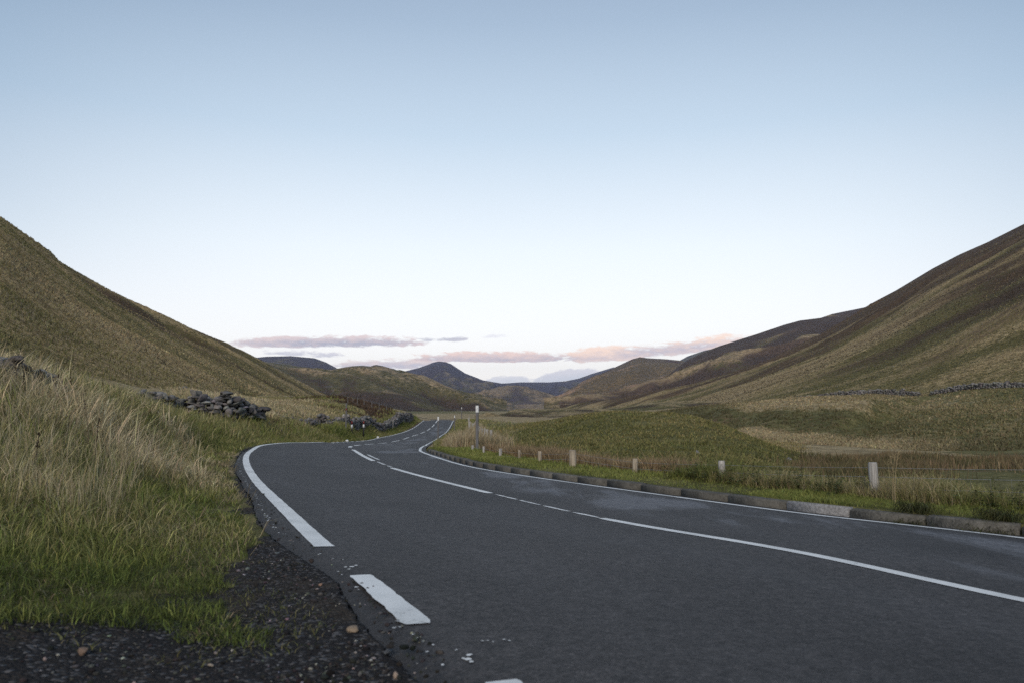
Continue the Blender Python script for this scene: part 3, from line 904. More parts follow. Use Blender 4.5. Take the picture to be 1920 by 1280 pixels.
hill('hill', 'rounded reddish topped mountain at the right end of the valley',
     [(990, 768, 4300), (1040, 757, 4400), (1075, 736, 4400), (1095, 718, 4300), (1110, 708, 4300), (1140, 694, 4200), (1170, 680, 4200), (1185, 673, 4200), (1200, 669, 4200), (1215, 671, 4200), (1250, 673, 4200), (1280, 676, 4250), (1320, 690, 4300), (1450, 715, 4300)],
     [(990, 771, 2700), (1200, 771, 2500), (1450, 770, 2400)],
     hill_mat('reddish moor', -0.75, 330, 1100, 0.07, 0.52, 0.45, 0.35, (1.25, 0.98, 0.98), 9.1, -0.2, 9), rot=-0.75, prof=1.05, amp=24, wl=300, spur=75, spur_wl=400, nx=320, nv=130, seed=41, edge_amp=6)
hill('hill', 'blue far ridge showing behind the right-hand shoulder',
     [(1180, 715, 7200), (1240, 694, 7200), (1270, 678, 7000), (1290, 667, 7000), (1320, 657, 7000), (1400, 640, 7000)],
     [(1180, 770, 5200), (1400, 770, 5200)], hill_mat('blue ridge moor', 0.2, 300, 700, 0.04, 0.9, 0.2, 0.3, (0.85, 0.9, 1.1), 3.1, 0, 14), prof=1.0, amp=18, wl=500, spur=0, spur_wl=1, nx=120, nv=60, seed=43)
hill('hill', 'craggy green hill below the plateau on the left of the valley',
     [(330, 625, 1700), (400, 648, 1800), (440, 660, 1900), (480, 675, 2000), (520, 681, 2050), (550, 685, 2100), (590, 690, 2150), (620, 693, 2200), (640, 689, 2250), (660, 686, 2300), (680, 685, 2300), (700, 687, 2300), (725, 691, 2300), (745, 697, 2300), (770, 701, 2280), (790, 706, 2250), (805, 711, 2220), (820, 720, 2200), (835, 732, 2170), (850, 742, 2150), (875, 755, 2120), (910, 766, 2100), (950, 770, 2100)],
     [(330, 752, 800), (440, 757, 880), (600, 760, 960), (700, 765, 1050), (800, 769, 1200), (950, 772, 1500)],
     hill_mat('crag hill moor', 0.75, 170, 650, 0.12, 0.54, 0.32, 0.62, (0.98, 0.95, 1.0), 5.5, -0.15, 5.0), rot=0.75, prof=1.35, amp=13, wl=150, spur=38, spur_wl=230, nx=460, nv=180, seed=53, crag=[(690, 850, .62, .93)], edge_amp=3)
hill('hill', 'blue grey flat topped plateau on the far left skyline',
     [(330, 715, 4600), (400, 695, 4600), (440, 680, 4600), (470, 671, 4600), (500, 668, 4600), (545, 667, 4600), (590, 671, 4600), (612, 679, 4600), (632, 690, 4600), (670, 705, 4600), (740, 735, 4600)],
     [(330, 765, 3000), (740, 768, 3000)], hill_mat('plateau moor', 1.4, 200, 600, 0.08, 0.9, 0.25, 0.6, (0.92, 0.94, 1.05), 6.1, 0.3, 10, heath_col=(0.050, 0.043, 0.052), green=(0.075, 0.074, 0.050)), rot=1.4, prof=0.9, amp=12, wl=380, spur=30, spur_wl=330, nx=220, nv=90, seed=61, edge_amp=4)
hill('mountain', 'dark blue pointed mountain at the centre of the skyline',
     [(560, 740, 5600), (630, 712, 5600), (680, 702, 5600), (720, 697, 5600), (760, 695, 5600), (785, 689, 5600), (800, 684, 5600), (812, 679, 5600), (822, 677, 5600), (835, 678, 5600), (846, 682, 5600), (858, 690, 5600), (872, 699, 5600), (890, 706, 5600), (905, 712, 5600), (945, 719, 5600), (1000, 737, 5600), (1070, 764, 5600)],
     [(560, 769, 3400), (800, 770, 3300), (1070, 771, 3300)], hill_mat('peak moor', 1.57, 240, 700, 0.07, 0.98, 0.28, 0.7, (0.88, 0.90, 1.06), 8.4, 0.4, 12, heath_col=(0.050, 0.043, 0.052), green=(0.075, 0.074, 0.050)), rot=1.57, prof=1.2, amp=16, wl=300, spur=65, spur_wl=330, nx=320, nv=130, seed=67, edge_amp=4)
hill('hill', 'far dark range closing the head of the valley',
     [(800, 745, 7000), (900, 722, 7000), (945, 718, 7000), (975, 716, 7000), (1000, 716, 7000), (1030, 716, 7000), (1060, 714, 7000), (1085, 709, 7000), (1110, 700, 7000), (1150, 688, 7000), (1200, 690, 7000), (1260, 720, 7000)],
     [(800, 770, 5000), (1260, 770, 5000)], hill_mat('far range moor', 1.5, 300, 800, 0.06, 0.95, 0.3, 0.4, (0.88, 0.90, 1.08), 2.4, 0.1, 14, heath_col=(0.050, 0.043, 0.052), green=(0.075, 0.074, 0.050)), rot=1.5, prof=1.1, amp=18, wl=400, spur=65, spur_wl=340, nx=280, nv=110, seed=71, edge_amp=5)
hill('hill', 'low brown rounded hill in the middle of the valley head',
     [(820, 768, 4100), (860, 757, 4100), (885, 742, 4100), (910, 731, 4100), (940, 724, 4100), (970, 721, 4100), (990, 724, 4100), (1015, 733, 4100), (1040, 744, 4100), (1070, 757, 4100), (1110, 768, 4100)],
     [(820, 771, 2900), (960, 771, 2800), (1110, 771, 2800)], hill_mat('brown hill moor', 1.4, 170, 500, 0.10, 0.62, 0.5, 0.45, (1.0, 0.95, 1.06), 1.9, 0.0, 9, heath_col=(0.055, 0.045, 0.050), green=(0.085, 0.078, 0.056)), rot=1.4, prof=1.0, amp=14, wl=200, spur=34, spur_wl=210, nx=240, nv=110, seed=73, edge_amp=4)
hill('hill', 'dark heather covered ridge of hummocks across the flats in the valley middle',
     [(890, 787, 255), (925, 782.5, 262), (938, 778.5, 272), (952, 774.5, 290), (968, 771.5, 310), (985, 771.5, 325), (1003, 774.5, 335), (1022, 773, 340), (1040, 769.5, 345), (1065, 767.5, 350), (1085, 769, 358), (1105, 768.5, 365), (1140, 764.5, 375), (1165, 764.5, 382), (1200, 760, 385), (1260, 756, 380), (1330, 748, 370), (1400, 740, 360)],
     [(890, 789, 240), (925, 786, 240), (1000, 784.5, 236), (1060, 785, 232), (1150, 784, 236), (1250, 778, 250), (1330, 770, 270), (1400, 764, 270)],
     hill_mat('heather hummocks', 0.9, 26, 60, 0.6, 0.75, 0.62, 0, (1, 1, 1), 12.4, -0.5, 0.9), rot=1.2, prof=1.0, amp=1.2, wl=30, spur=2.2, spur_wl=40, nx=300, nv=70, seed=83, edge_amp=0.5)

# ------------------------------------------------------------------ road surface, markings, kerb
lat_n = np.concatenate(([0, .02, .045, .06], np.linspace(.08, .92, 30), [.94, .965, 1.0]))
rv, rc = [], []
for i in range(len(CS)):
    lo, hi = HALF_L[i] - LEFT_M, HALF_R[i] + RIGHT_M
    lo -= 0.07 * float(fbm(np.array([s_st[i] * 1.1]), np.array([3.3]), 4, 5)[0])
    l = lo + (hi - lo) * lat_n
    z = lat_z(np.full(len(l), i), l)
    z[0] -= 0.05
    rv.append(np.column_stack((CS[i, 0] + NR[i, 0] * l, CS[i, 1] + NR[i, 1] * l, z)))
    e = np.clip(1 - (l - lo) / 0.20, 0, 1)
    rc.append(np.column_stack((e * (CS[i, 1] < 60), sstep(l, 0.4, 1.0) * (1 - sstep(l, 2.6, 3.0)), sum(np.exp(-((l - q_) / .38) ** 2) for q_ in (-2.45, -0.95, 0.85, 2.25)))))
road = mesh_np('road', np.vstack(rv), grid_faces(len(CS), len(lat_n))[:, ::-1], M_ASPH, np.vstack(rc), True)
tag(road, 'two lane dark grey asphalt road bending away with white lines', 'road', kind='structure')


def s_of(px, D_side):
    """arc length along the road of the line point seen at photo column px on the near reach"""
    s = np.arange(8, 60, 0.05)
    l = {'L': half(s, -1), 'C': 0 * s, 'R': half(s, 1)}[D_side]
    p = road_pt(s, l)
    q = 960 + FPX * p[:, 0] / (p[:, 1] * math.cos(TH) + (p[:, 2] - 1) * math.sin(TH))
    q = np.where(p[:, 1] > 0.6, q, 1e9)
    return s, q


def strip(mb, s0, s1, side, off, w, lift=0.004, taper=True, ragged=0.0):
    n = max(4, int((s1 - s0) / 0.12)) if s1 < 75 else max(4, int((s1 - s0) / 0.5))
    s = np.linspace(s0, s1, n)
    l = (half(s, side) if side else 0 * s) + off
    wl_ = w / 2 + (ragged * fbm(s * 6, 0 * s + off, 4, 3) if ragged else 0)
    wr_ = w / 2 + (ragged * fbm(s * 6, 0 * s + off + 9, 4, 4) if ragged else 0)
    a, b_ = road_pt(s, l - wl_, lift), road_pt(s, l + wr_, lift)
    if taper:                                        # rounded ends of the paint
        for e, q in ((0, 1), (-1, -2)):
            mid_ = (a[e] + b_[e]) / 2
            a[e] = a[e] * 0.72 + mid_ * 0.28
            b_[e] = b_[e] * 0.72 + mid_ * 0.28
    v = np.stack([a, b_], 1).reshape(-1, 3)
    mb.add(v, grid_faces(n, 2))


def near_s(px, line, y_lo=0, y_hi=30):
    s, q = s_of(px, line)
    p = road_pt(s, {'L': half(s, -1), 'C': 0 * s, 'R': half(s, 1)}[line])
    ok = (p[:, 1] > y_lo) & (p[:, 1] < y_hi)
    d = np.where(ok, np.abs(q - px), 1e9)
    return s[d.argmin()]


def bar(mb, pa, pb, w, ragged):
    """straight bar of paint between two plan points"""
    n = 24
    t_ = np.linspace(0, 1, n)[:, None]
    c_ = pa[:2] * (1 - t_) + pb[:2] * t_
    d = (pb - pa)[:2] / np.linalg.norm((pb - pa)[:2])
    nn = np.array((d[1], -d[0]))
    rows = []
    for k, sd in ((-1, 11), (0, 0), (1, 17)):
        wv = k * (w / 2 + ragged * fbm(t_[:, 0] * 9, 0 * t_[:, 0] + sd, 4, 3))
        wv[0] *= .8
        wv[-1] *= .8
        q = c_ + nn * wv[:, None]
        i, l, _ = nearest(q[:, 0], q[:, 1])
        rows.append(np.column_stack((q, lat_z(i, l) + .005)))
    mb.add(np.stack(rows, 1).reshape(-1, 3), grid_faces(n, 3))


def ribbon(mb, D, w, ragged=0.0, lift=0.005):
    """band of paint along its own curve"""
    d = np.gradient(D[:, :2], axis=0)
    d /= np.linalg.norm(d, axis=1)[:, None]
    nn = np.column_stack((d[:, 1], -d[:, 0]))
    sa = arclen(D)
    rows = []
    for k, sd in ((-1, 11), (0, 0), (1, 17)):
        q = D[:, :2] + nn * (k * (w / 2 + ragged * fbm(sa * 6, 0 * sa + sd, 4, 3)))[:, None]
        i, l, _ = nearest(q[:, 0], q[:, 1])
        rows.append(np.column_stack((q, lat_z(i, l) + lift)))
    mb.add(np.stack(rows, 1).reshape(-1, 3), grid_faces(len(D), 3))


def curve_from(D, p, s_end):
    sa = arclen(D)
    k = np.hypot(D[:, 0] - p[0], D[:, 1] - p[1]).argmin()
    q = np.concatenate((np.arange(sa[k], sa[k] + 40, .12), np.arange(sa[k] + 40, min(sa[-1], sa[k] + s_end), .5)))
    C_ = np.stack([np.interp(q, sa, D[:, j]) for j in range(3)], 1)
    kk = np.ones(15) / 15
    for j in range(2):
        C_[:, j] = np.concatenate((C_[:7, j], np.convolve(C_[:, j], kk, 'valid'), C_[-7:, j]))
    return C_


# edge line, left: long solid line, then two separate bars by the lay-by
sL_end, sD0, sD1 = near_s(603, 'L', 0, 12), near_s(672, 'L', 0, 12), near_s(780, 'L', 0, 12)
sD2 = near_s(945, 'L', 0.5, 6)
mb = MB()
ribbon(mb, curve_from(LD, Pz(607, 1022, .085), 185), 0.135, 0.006)
mb.build('edge_line', M_LINE, road)
for a_, b__ in ((Pz(676, 1077, .095), Pz(784, 1169, .1)), (Pz(940, 1276, .1), Pz(1100, 1400, .1))):
    mb = MB()
    bar(mb, a_, b__, 0.128, 0.014)
    mb.build('edge_line', M_LINE, road)
mb = MB()
strip(mb, 2, 200, 1, 0, 0.11, ragged=0.010)
mb.build('edge_line', M_LINE, road)
# centre line
segs = [(near_s(1130, 'C'), near_s(1130, 'C') - 9.5, .13), (near_s(735, 'C'), near_s(920, 'C'), .13), (near_s(662, 'C', 0, 29), near_s(700, 'C'), .13)]
for a_, b__, w_ in segs:
    mb = MB()
    strip(mb, min(a_, b__), max(a_, b__), 0, 0, w_, ragged=0.006)
    mb.build('centre_line', M_LINE, road)
mb = MB()                                            # thin remains between the long marks
for a_, b__ in ((1126, 1075), (1068, 1020), (1012, 975), (968, 930)):
    s0, s1 = near_s(a_, 'C'), near_s(b__, 'C')
    strip(mb, min(s0, s1), max(s0, s1), 0, 0.0, 0.06, ragged=0.02)
for a_, b__ in ((730, 722), (718, 704), (695, 676)):
    s0, s1 = near_s(a_, 'C', 0, 29), near_s(b__, 'C', 0, 29)
    strip(mb, min(s0, s1), max(s0, s1), 0, 0.22 if a_ < 700 else 0.05, 0.07, ragged=0.015)
mb.build('worn_centre_line', M_WORN, road)
s_far = near_s(657, 'C', 27, 32)
k = s_far + 1.0
while k < sC[-1] - 90:
    mb = MB()
    strip(mb, k, k + 6, 0, 0, 0.15)
    mb.build('centre_line', M_LINE, road)
    k += 9.0
# flakes of old paint along the edge by the lay-by
mb = MB()


def fleck(px, py, r, zz_):
    p = Pz(px, py, zz_)
    i_, l_, _ = nearest(p[:1], p[1:2])
    z = float(lat_z(i_, l_)[0]) + 0.005
    n = 9
    a = np.arange(n) / n * 6.283
    rr = 0.45 * r * rng.uniform(0.45, 1.2, n)
    v = np.vstack([np.column_stack((p[0] + np.cos(a) * rr * 1.3, p[1] + np.sin(a) * rr * 1.5, np.full(n, z))), [[p[0], p[1], z]]])
    kx = np.arange(n)
    mb.add(v, np.stack([kx, (kx + 1) % n, np.full(n, n)], -1))


for px, py, r in ((600, 1036, .012), (597, 1038, .012), (624, 1046, .012), (643, 1047, .01), (648, 1063, .02), (660, 1062, .03), (668, 1058, .02), (655, 1067, .02), (634, 1073, .012), (668, 1105, .02), (672, 1110, .012), (641, 1080, .01), (745, 1170, .022), (740, 1184, .02), (750, 1182, .015), (775, 1196, .012), (782, 1202, .012), (792, 1210, .008), (812, 1215, .01),
                  (880, 1232, .022), (876, 1242, .026), (884, 1246, .02), (868, 1240, .012), (855, 1223, .01), (800, 1230, .012), (830, 1255, .012), (915, 1201, .015), (905, 1202, .012), (925, 1203, .01), (945, 1197, .012), (955, 1199, .01)):
    fleck(px, py, r, .09)
for q in range(230):                                 # dotted remains of an older edge line outside the new one
    s = rng.uniform(sL_end + 0.3, sL_end + 17)
    if vnoise(np.array([s * 2.2]), np.array([0.5]), 8)[0] < 0.30:
        continue
    l = half(s, -1) - 0.15 + rng.normal(0, .014)
    p = road_pt(np.array([s]), np.array([l]), 0.005)[0]
    r = rng.uniform(.003, .010)
    v = np.array([(p[0] + r * math.cos(t_), p[1] + r * 1.6 * math.sin(t_), p[2]) for t_ in (0.2, 1.5, 2.7, 4.0, 5.2)] + [tuple(p)])
    kx = np.arange(5)
    mb.add(v, np.stack([kx, (kx + 1) % 5, np.full(5, 5)], -1))
mb.build('worn_edge_line', M_WORN, road)
# dull old patch of paint beside the bar
# reflecting studs in the middle of the far bend
M_STUD = plain_mat('white road stud', (0.7, 0.72, 0.74), 0.4, 0.5)


def bev_box(sx, sy, sz, bv):
    """box on z=0, chamfered top edges"""
    x, y = sx / 2, sy / 2
    v = [(-x, -y, 0), (x, -y, 0), (x, y, 0), (-x, y, 0), (-x, -y, sz - bv), (x, -y, sz - bv), (x, y, sz - bv), (-x, y, sz - bv),
         (-x + bv, -y + bv, sz), (x - bv, -y + bv, sz), (x - bv, y - bv, sz), (-x + bv, y - bv, sz)]
    f = [(0, 3, 2, 1), (0, 1, 5, 4), (1, 2, 6, 5), (2, 3, 7, 6), (3, 0, 4, 7), (4, 5, 9, 8), (5, 6, 10, 9), (6, 7, 11, 10), (7, 4, 8, 11), (8, 9, 10, 11)]
    return np.array(v), np.array(f)


kerb = empty('kerb', road_pt(np.array([30.0]), np.array([half(30.0, 1) + RIGHT_M]))[0])
tag(kerb, 'row of weathered grey kerb stones edging the right side of the road', 'kerb', kind='structure')
s_tip = near_s(800, 'R', 24, 34) + 1.5
s_pale = near_s(1500, 'R')
s = 3.0
first_pale = True
while s < s_tip:
    s1 = s + 0.915 / max(0.6, np.linalg.norm(road_pt(np.array([s + .5]), half(np.array([s + .5]), 1) + .3)[0] - road_pt(np.array([s - .5]), half(np.array([s - .5]), 1) + .3)[0]))
    ss = np.array([s + 0.014, s1 - 0.014])
    a_ = road_pt(ss, half(ss, 1) + RIGHT_M - 0.02)
    d = a_[1] - a_[0]
    Ln = np.linalg.norm(d)
    d /= Ln
    nn = np.array((d[1], -d[0], 0))
    nn /= np.linalg.norm(nn)
    up = np.cross(nn, d)
    pale = s <= s_pale < s1
    Hk = 0.108 + rng.normal(0, .005)
    v, f = bev_box(Ln, 0.15, Hk + 0.12, 0.018)
    # subdivided faces would be wasted here: roughness comes from the chips along the top arris
    v[8:, 2] += rng.normal(0, .004, 4)
    v[:, 1] += rng.normal(0, .003)
    c0 = (a_[0] + a_[1]) / 2 + nn * 0.075
    w_ = c0 + v[:, :1] * d + v[:, 1:2] * nn + (v[:, 2:] - 0.12) * up
    o = mesh_np('kerb_stone', w_ - np.array(kerb.location), f, M_KERBP if pale else M_KERB, np.tile(np.full(3, rng.uniform(.85, 1.25)), (12, 1)), False, kerb)
    if pale:
        o['label'] = 'pale pitted granite kerb stone among the grey ones'
    s = s1

# ------------------------------------------------------------------ grass, rushes, weeds
def blades(name, label, cat, x, y, h, w, lean, cols, curl=0.5, seed=0, dir_bias=None, mat=None, zoff=None):
    """one mesh of many curved blades; h, w, lean, cols per blade"""
    n = len(x)
    z = gz(x, y) - 0.02
    if zoff is not None:
        z = z + zoff
    th = rng.uniform(0, 2 * PI, n) if dir_bias is None else dir_bias
    dx, dy = np.cos(th), np.sin(th)
    ph = rng.uniform(0, PI, n)
    wx, wy = np.cos(ph), np.sin(ph)
    v = np.zeros((n, 5, 3))
    base = np.column_stack((x, y, z))
    mid_ = base + np.column_stack((dx * lean * h * 0.32, dy * lean * h * 0.32, h * 0.58))
    tip = base + np.column_stack((dx * lean * h, dy * lean * h, h * (1 - 0.42 * np.minimum(lean, 1.6) ** 2 * curl)))
    W = np.column_stack((wx, wy, 0 * wx)) * (w / 2)[:, None]
    v[:, 0], v[:, 1] = base - W, base + W
    v[:, 2], v[:, 3] = mid_ + W * 0.85, mid_ - W * 0.85
    v[:, 4] = tip
    i = np.arange(n)[:, None] * 5
    q = (i + np.array([[0, 1, 2, 3]]))
    t_ = (i + np.array([[3, 2, 4]]))
    c = np.repeat(cols[:, None], 5, 1)
    o = mesh_np(name, v.reshape(-1, 3), [q, t_], mat or M_BLADE, c.reshape(-1, 3))
    tag(o, label, cat, kind='stuff')
    return o


def mixcol(pal, t, jit=0.18):
    """palette lookup: t in 0..1 per blade"""
    pal = np.array(pal)
    f = np.clip(t, 0, 1) * (len(pal) - 1)
    i = np.minimum(f.astype(int), len(pal) - 2)
    c = pal[i] * (1 - (f - i)[:, None]) + pal[i + 1] * (f - i)[:, None]
    return c * np.exp(rng.normal(0, jit, (len(t), 1))) * np.exp(rng.normal(0, 0.05, (len(t), 3)))


GREENS = [(0.050, 0.066, 0.017), (0.098, 0.126, 0.028), (0.150, 0.168, 0.046), (0.220, 0.205, 0.088), (0.310, 0.260, 0.150), (0.430, 0.370, 0.240)]


def scatter(n, px0, px1, y0, y1, clump, spread):
    """points even in bearing and log distance, gathered in tussocks"""
    nc = n // clump
    cx = rng.uniform(px0, px1, nc)
    cY = np.exp(rng.uniform(math.log(y0), math.log(y1), nc))
    X_ = (cx - 960) / FPX * cY
    sx = rng.normal(0, spread, (nc, clump)) * (0.4 + cY[:, None] / 14)
    sy = rng.normal(0, spread, (nc, clump)) * (0.4 + cY[:, None] / 14)
    ang = np.arctan2(sy, sx)
    return (X_[:, None] + sx).ravel(), (cY[:, None] + sy).ravel(), ang.ravel(), np.repeat(rng.uniform(0, 1, nc), clump)


# long grass on the left bank
x, y, ang, cr_ = scatter(130000, -420, 520, 2.6, 33, 26, 0.11)
ok = pip(x, y, GRASS_L)
i_, l_, _ = nearest(x, y)
dl = HALF_L[i_] - LEFT_M - l_
ok &= dl > 0.12
x, y, ang, cr_, dl = x[ok], y[ok], ang[ok], cr_[ok], dl[ok]
r = np.hypot(x, y)
# distance from the gravel edge: the grass is short there and long up the bank
gb = np.array([g[:2] for g in GB])
de = np.min(np.hypot(x[:, None] - gb[None, :, 0], y[:, None] - gb[None, :, 1]), 1)
up = sstep(y, 3.6, 10)
nz = fbm(x * 0.8, y * 0.8, 4, 44)
h = (0.06 + 0.21 * up * sstep(dl, 0.1, 1.4)) * (0.75 + 0.55 * cr_) * np.exp(rng.normal(0, .28, len(x))) * (0.45 + 0.55 * sstep(de, 0.0, 0.9)) + 0.03
n2 = fbm(x * 0.45, y * 0.45, 3, 49)
h = h * (1 + 0.55 * nz + 0.3 * n2)
dry = 0.24 + 0.30 * up + nz * 0.42 + n2 * 0.30 + (cr_ - 0.5) * 0.45 + rng.normal(0, .10, len(x)) - 0.22 * sstep(-y, -5.5, -3.5)
dry = np.where((y > 21), dry * 0.5 + 0.18, dry)
w = np.maximum(0.0035, r * 0.00075) * rng.uniform(0.7, 1.5, len(x))
blades('grass', 'long tussocky green and straw coloured grass covering the bank on the left', 'grass', x, y, h, w, rng.uniform(0.15, 1.35, len(x)), mixcol(GREENS, dry) * np.exp((cr_ - .5) * .9)[:, None], 0.6, dir_bias=ang + rng.normal(0, .5, len(x)))
# seeding straw stalks standing above it
x, y, ang, cr_ = scatter(15000, -420, 470, 5.5, 30, 8, 0.16)
ok = pip(x, y, GRASS_L)
i_, l_, _ = nearest(x, y)
ok &= (HALF_L[i_] - l_ > 1.3) & (fbm(x * .45, y * .45, 3, 12) > -0.12)
x, y = x[ok], y[ok]
r = np.hypot(x, y)
h = rng.uniform(0.25, 0.62, len(x)) * (0.7 + 0.3 * sstep(y, 6, 11))
blades('dry_grass', 'thin pale straw stalks standing tall above the grass on the left bank', 'grass', x, y, h, np.maximum(0.003, r * 0.00055), rng.uniform(0.05, 0.5, len(x)), mixcol([(0.22, 0.185, 0.11), (0.36, 0.31, 0.20), (0.43, 0.38, 0.26)], rng.uniform(0, 1, len(x))), 0.3)

# dead blades lying matted through the green grass
x, y, ang, cr_ = scatter(14000, -420, 470, 2.9, 20, 7, 0.13)
ok = pip(x, y, GRASS_L) & (fbm(x * 1.1, y * 1.1, 4, 55) > -.05)
x, y, ang = x[ok], y[ok], ang[ok]
blades('dry_grass', 'bent dead blades matted through the grass at the foot of the left bank', 'grass', x, y, rng.uniform(.10, .30, len(x)) * (.35 + .65 * sstep(y, 3.2, 6.5)), np.maximum(.003, np.hypot(x, y) * .0006), rng.uniform(.9, 1.6, len(x)), mixcol([(0.10, 0.075, 0.04), (0.22, 0.175, 0.10), (0.36, 0.30, 0.19)], rng.uniform(0, 1, len(x))), .75, dir_bias=ang + rng.normal(0, .6, len(x)))

# left verge beyond the bend
s = rng.uniform(near_s(470, 'L', 14, 30), s_far + 110, 52000)
off = np.abs(rng.normal(0, 1.6, len(s))) + 0.35 + LEFT_M
p = road_pt(s, half(s, -1) - off)
x, y = p[:, 0], p[:, 1]
r = np.hypot(x, y)
h = 0.12 + 0.30 * sstep(off, .5, 2.0) * (0.6 + 0.6 * vnoise(x * .8, y * .8, 3))
dry = 0.30 + 0.30 * vnoise(x * .35, y * .35, 6) + rng.normal(0, .12, len(x)) + 0.10 * sstep(off, 1.5, 3)
blades('grass', 'rough green grass along the left verge beyond the bend', 'grass', x, y, h * np.exp(rng.normal(0, .25, len(x))), np.maximum(0.006, r * 0.0008), rng.uniform(.2, 1.1, len(x)), mixcol(GREENS, dry), 0.5)

def SR(px):
    """arc length where the fence line is seen at photo column px"""
    s = np.arange(6.0, s_tip + 2, .03)
    p = road_pt(s, half(s, 1) + RIGHT_M + 1.35)
    q = 960 + FPX * p[:, 0] / (p[:, 1] * math.cos(TH) + (p[:, 2] - 1) * math.sin(TH))
    q = np.where(p[:, 1] > 1, q, 1e6)
    return s[np.abs(q - px).argmin()]


# bright short grass of the right verge behind the kerb
n = 60000
s = np.interp(rng.uniform(0, 1, n), [0, .55, .85, 1], [SR(2500), SR(1500), SR(900), s_tip + 8])
off = rng.uniform(0.12, 1.5, n) ** 1.0
cl = rng.normal(0, .05, n)
p = road_pt(s, half(s, 1) + RIGHT_M + 0.10 + off + cl)
x, y = p[:, 0], p[:, 1]
r = np.hypot(x, y)
nn_ = vnoise(x * 1.6, y * 1.6, 17)
h = (0.035 + 0.065 * nn_ ** 1.5 + 0.03 * sstep(off, .9, 1.5)) * np.exp(rng.normal(0, .25, n))
dry = 0.34 + 0.22 * (vnoise(x * .9, y * .9, 23) - .5) + rng.normal(0, .09, n) - 0.2 * (1 - sstep(off, .1, .35))
blades('grass', 'bright green cropped grass on the verge between kerb and fence', 'grass', x, y, h, np.maximum(0.004, r * 0.0007), rng.uniform(.2, 1.2, n), mixcol([(0.060, 0.070, 0.022), (0.155, 0.180, 0.045), (0.250, 0.260, 0.080), (0.34, 0.31, 0.13), (0.46, 0.39, 0.22)], dry), 0.5)
# two tufts that have grown over the kerb
for px in (1683, 1835):
    sx = near_s(px, 'R')
    n = 700
    s = sx + rng.normal(0, .10, n)
    p = road_pt(s, half(s, 1) + RIGHT_M + rng.normal(0.10, .10, n))
    zz = np.where(rng.uniform(0, 1, n) < .5, 0.0, 0.02)
    x, y = p[:, 0], p[:, 1]
    tdir = np.arctan2(-NR[int(np.interp(sx, s_st, np.arange(len(s_st))))][1], -NR[int(np.interp(sx, s_st, np.arange(len(s_st))))][0])
    blades('grass_tuft', {1683: 'small dark tuft of grass hanging over a kerb joint below the two straw stalks', 1835: 'thick dark tuft of grass spilling over the kerb nearest the right edge'}[px], 'grass tuft', x, y, rng.uniform(.08, .22, n), np.full(n, .006), rng.uniform(.5, 1.9, n), mixcol([(0.03, 0.035, 0.014), (0.07, 0.08, 0.025), (0.13, 0.12, 0.05)], rng.uniform(0, 1, n)), 1.1, dir_bias=tdir + rng.normal(0, .9, n), zoff=np.full(n, .03))

# tall dry grass and rushes behind the fence
def fence_pt(s, off):
    return road_pt(s, half(s, 1) + RIGHT_M + off)


n = 42000
s = rng.uniform(SR(1262), SR(888), n)
off = 1.6 + np.abs(rng.normal(0, 0.85, n))
p = fence_pt(s, off)
x, y = p[:, 0], p[:, 1]
ok = vnoise(x * .7, y * .7, 31) > 0.18
x, y, off = x[ok], y[ok], off[ok]
n = len(x)
r = np.hypot(x, y)
h = (0.17 + 0.17 * vnoise(x * .9, y * .9, 5)) * np.exp(rng.normal(0, .22, n)) * (1 - 0.45 * sstep(off, 3.5, 7))
blades('tall_grass', 'tall reddish brown grass standing behind the fence below the mound', 'grass', x, y, h, r * 0.0006 + .001, rng.uniform(.05, .7, n), mixcol([(0.10, 0.075, 0.042), (0.19, 0.138, 0.082), (0.30, 0.225, 0.135), (0.43, 0.35, 0.22)], rng.beta(2, 2.2, n)), 0.4)
# pale dry patch beside the marker pole
n = 16000
s = rng.uniform(s_tip + 1, s_tip + 26, n)
off = rng.uniform(0.7, 3.4, n)
p = fence_pt(s, off)
x, y = p[:, 0], p[:, 1]
r = np.hypot(x, y)
h = (0.45 + 0.2 * vnoise(x, y, 5)) * np.exp(rng.normal(0, .22, n)) * sstep(off, .3, 1.5)
blades('dry_grass', 'pale straw coloured tall grass left of the white topped pole', 'grass', x, y, h, r * 0.0006 + .001, rng.uniform(.05, .6, n), mixcol([(0.20, 0.16, 0.09), (0.32, 0.26, 0.16), (0.42, 0.36, 0.24)], rng.uniform(0, 1, n)), 0.4)
# right-hand roadside strip further on
n = 16000
s = rng.uniform(s_tip + 10, s_tip + 115, n)
off = np.abs(rng.normal(0, 2.2, n)) + .3
p = fence_pt(s, off)
x, y = p[:, 0], p[:, 1]
r = np.hypot(x, y)
blades('grass', 'rough grass on the right verge towards the crest of the road', 'grass', x, y, rng.uniform(.12, .4, n), r * 0.0008, rng.uniform(.1, 1, n), mixcol(GREENS, 0.42 + .3 * vnoise(x * .4, y * .4, 8) + rng.normal(0, .12, n)), 0.5)

# mixed grass just behind and under the fence on the right
n = 42000
s = rng.uniform(SR(2600), SR(1270), n)
off = 1.15 + np.abs(rng.normal(0, 0.9, n))
p = fence_pt(s, off)
x, y = p[:, 0], p[:, 1]
r = np.hypot(x, y)
h = (0.09 + 0.20 * vnoise(x * 1.1, y * 1.1, 15)) * np.exp(rng.normal(0, .28, n))
dry = 0.42 + 0.5 * (vnoise(x * .6, y * .6, 33) - .35) + rng.normal(0, .15, n)
blades('grass', 'untidy green and straw grass growing through the wire fence on the right', 'grass', x, y, h, np.maximum(.004, r * 0.0006), rng.uniform(.1, 1.0, n), mixcol(GREENS, dry), 0.5)

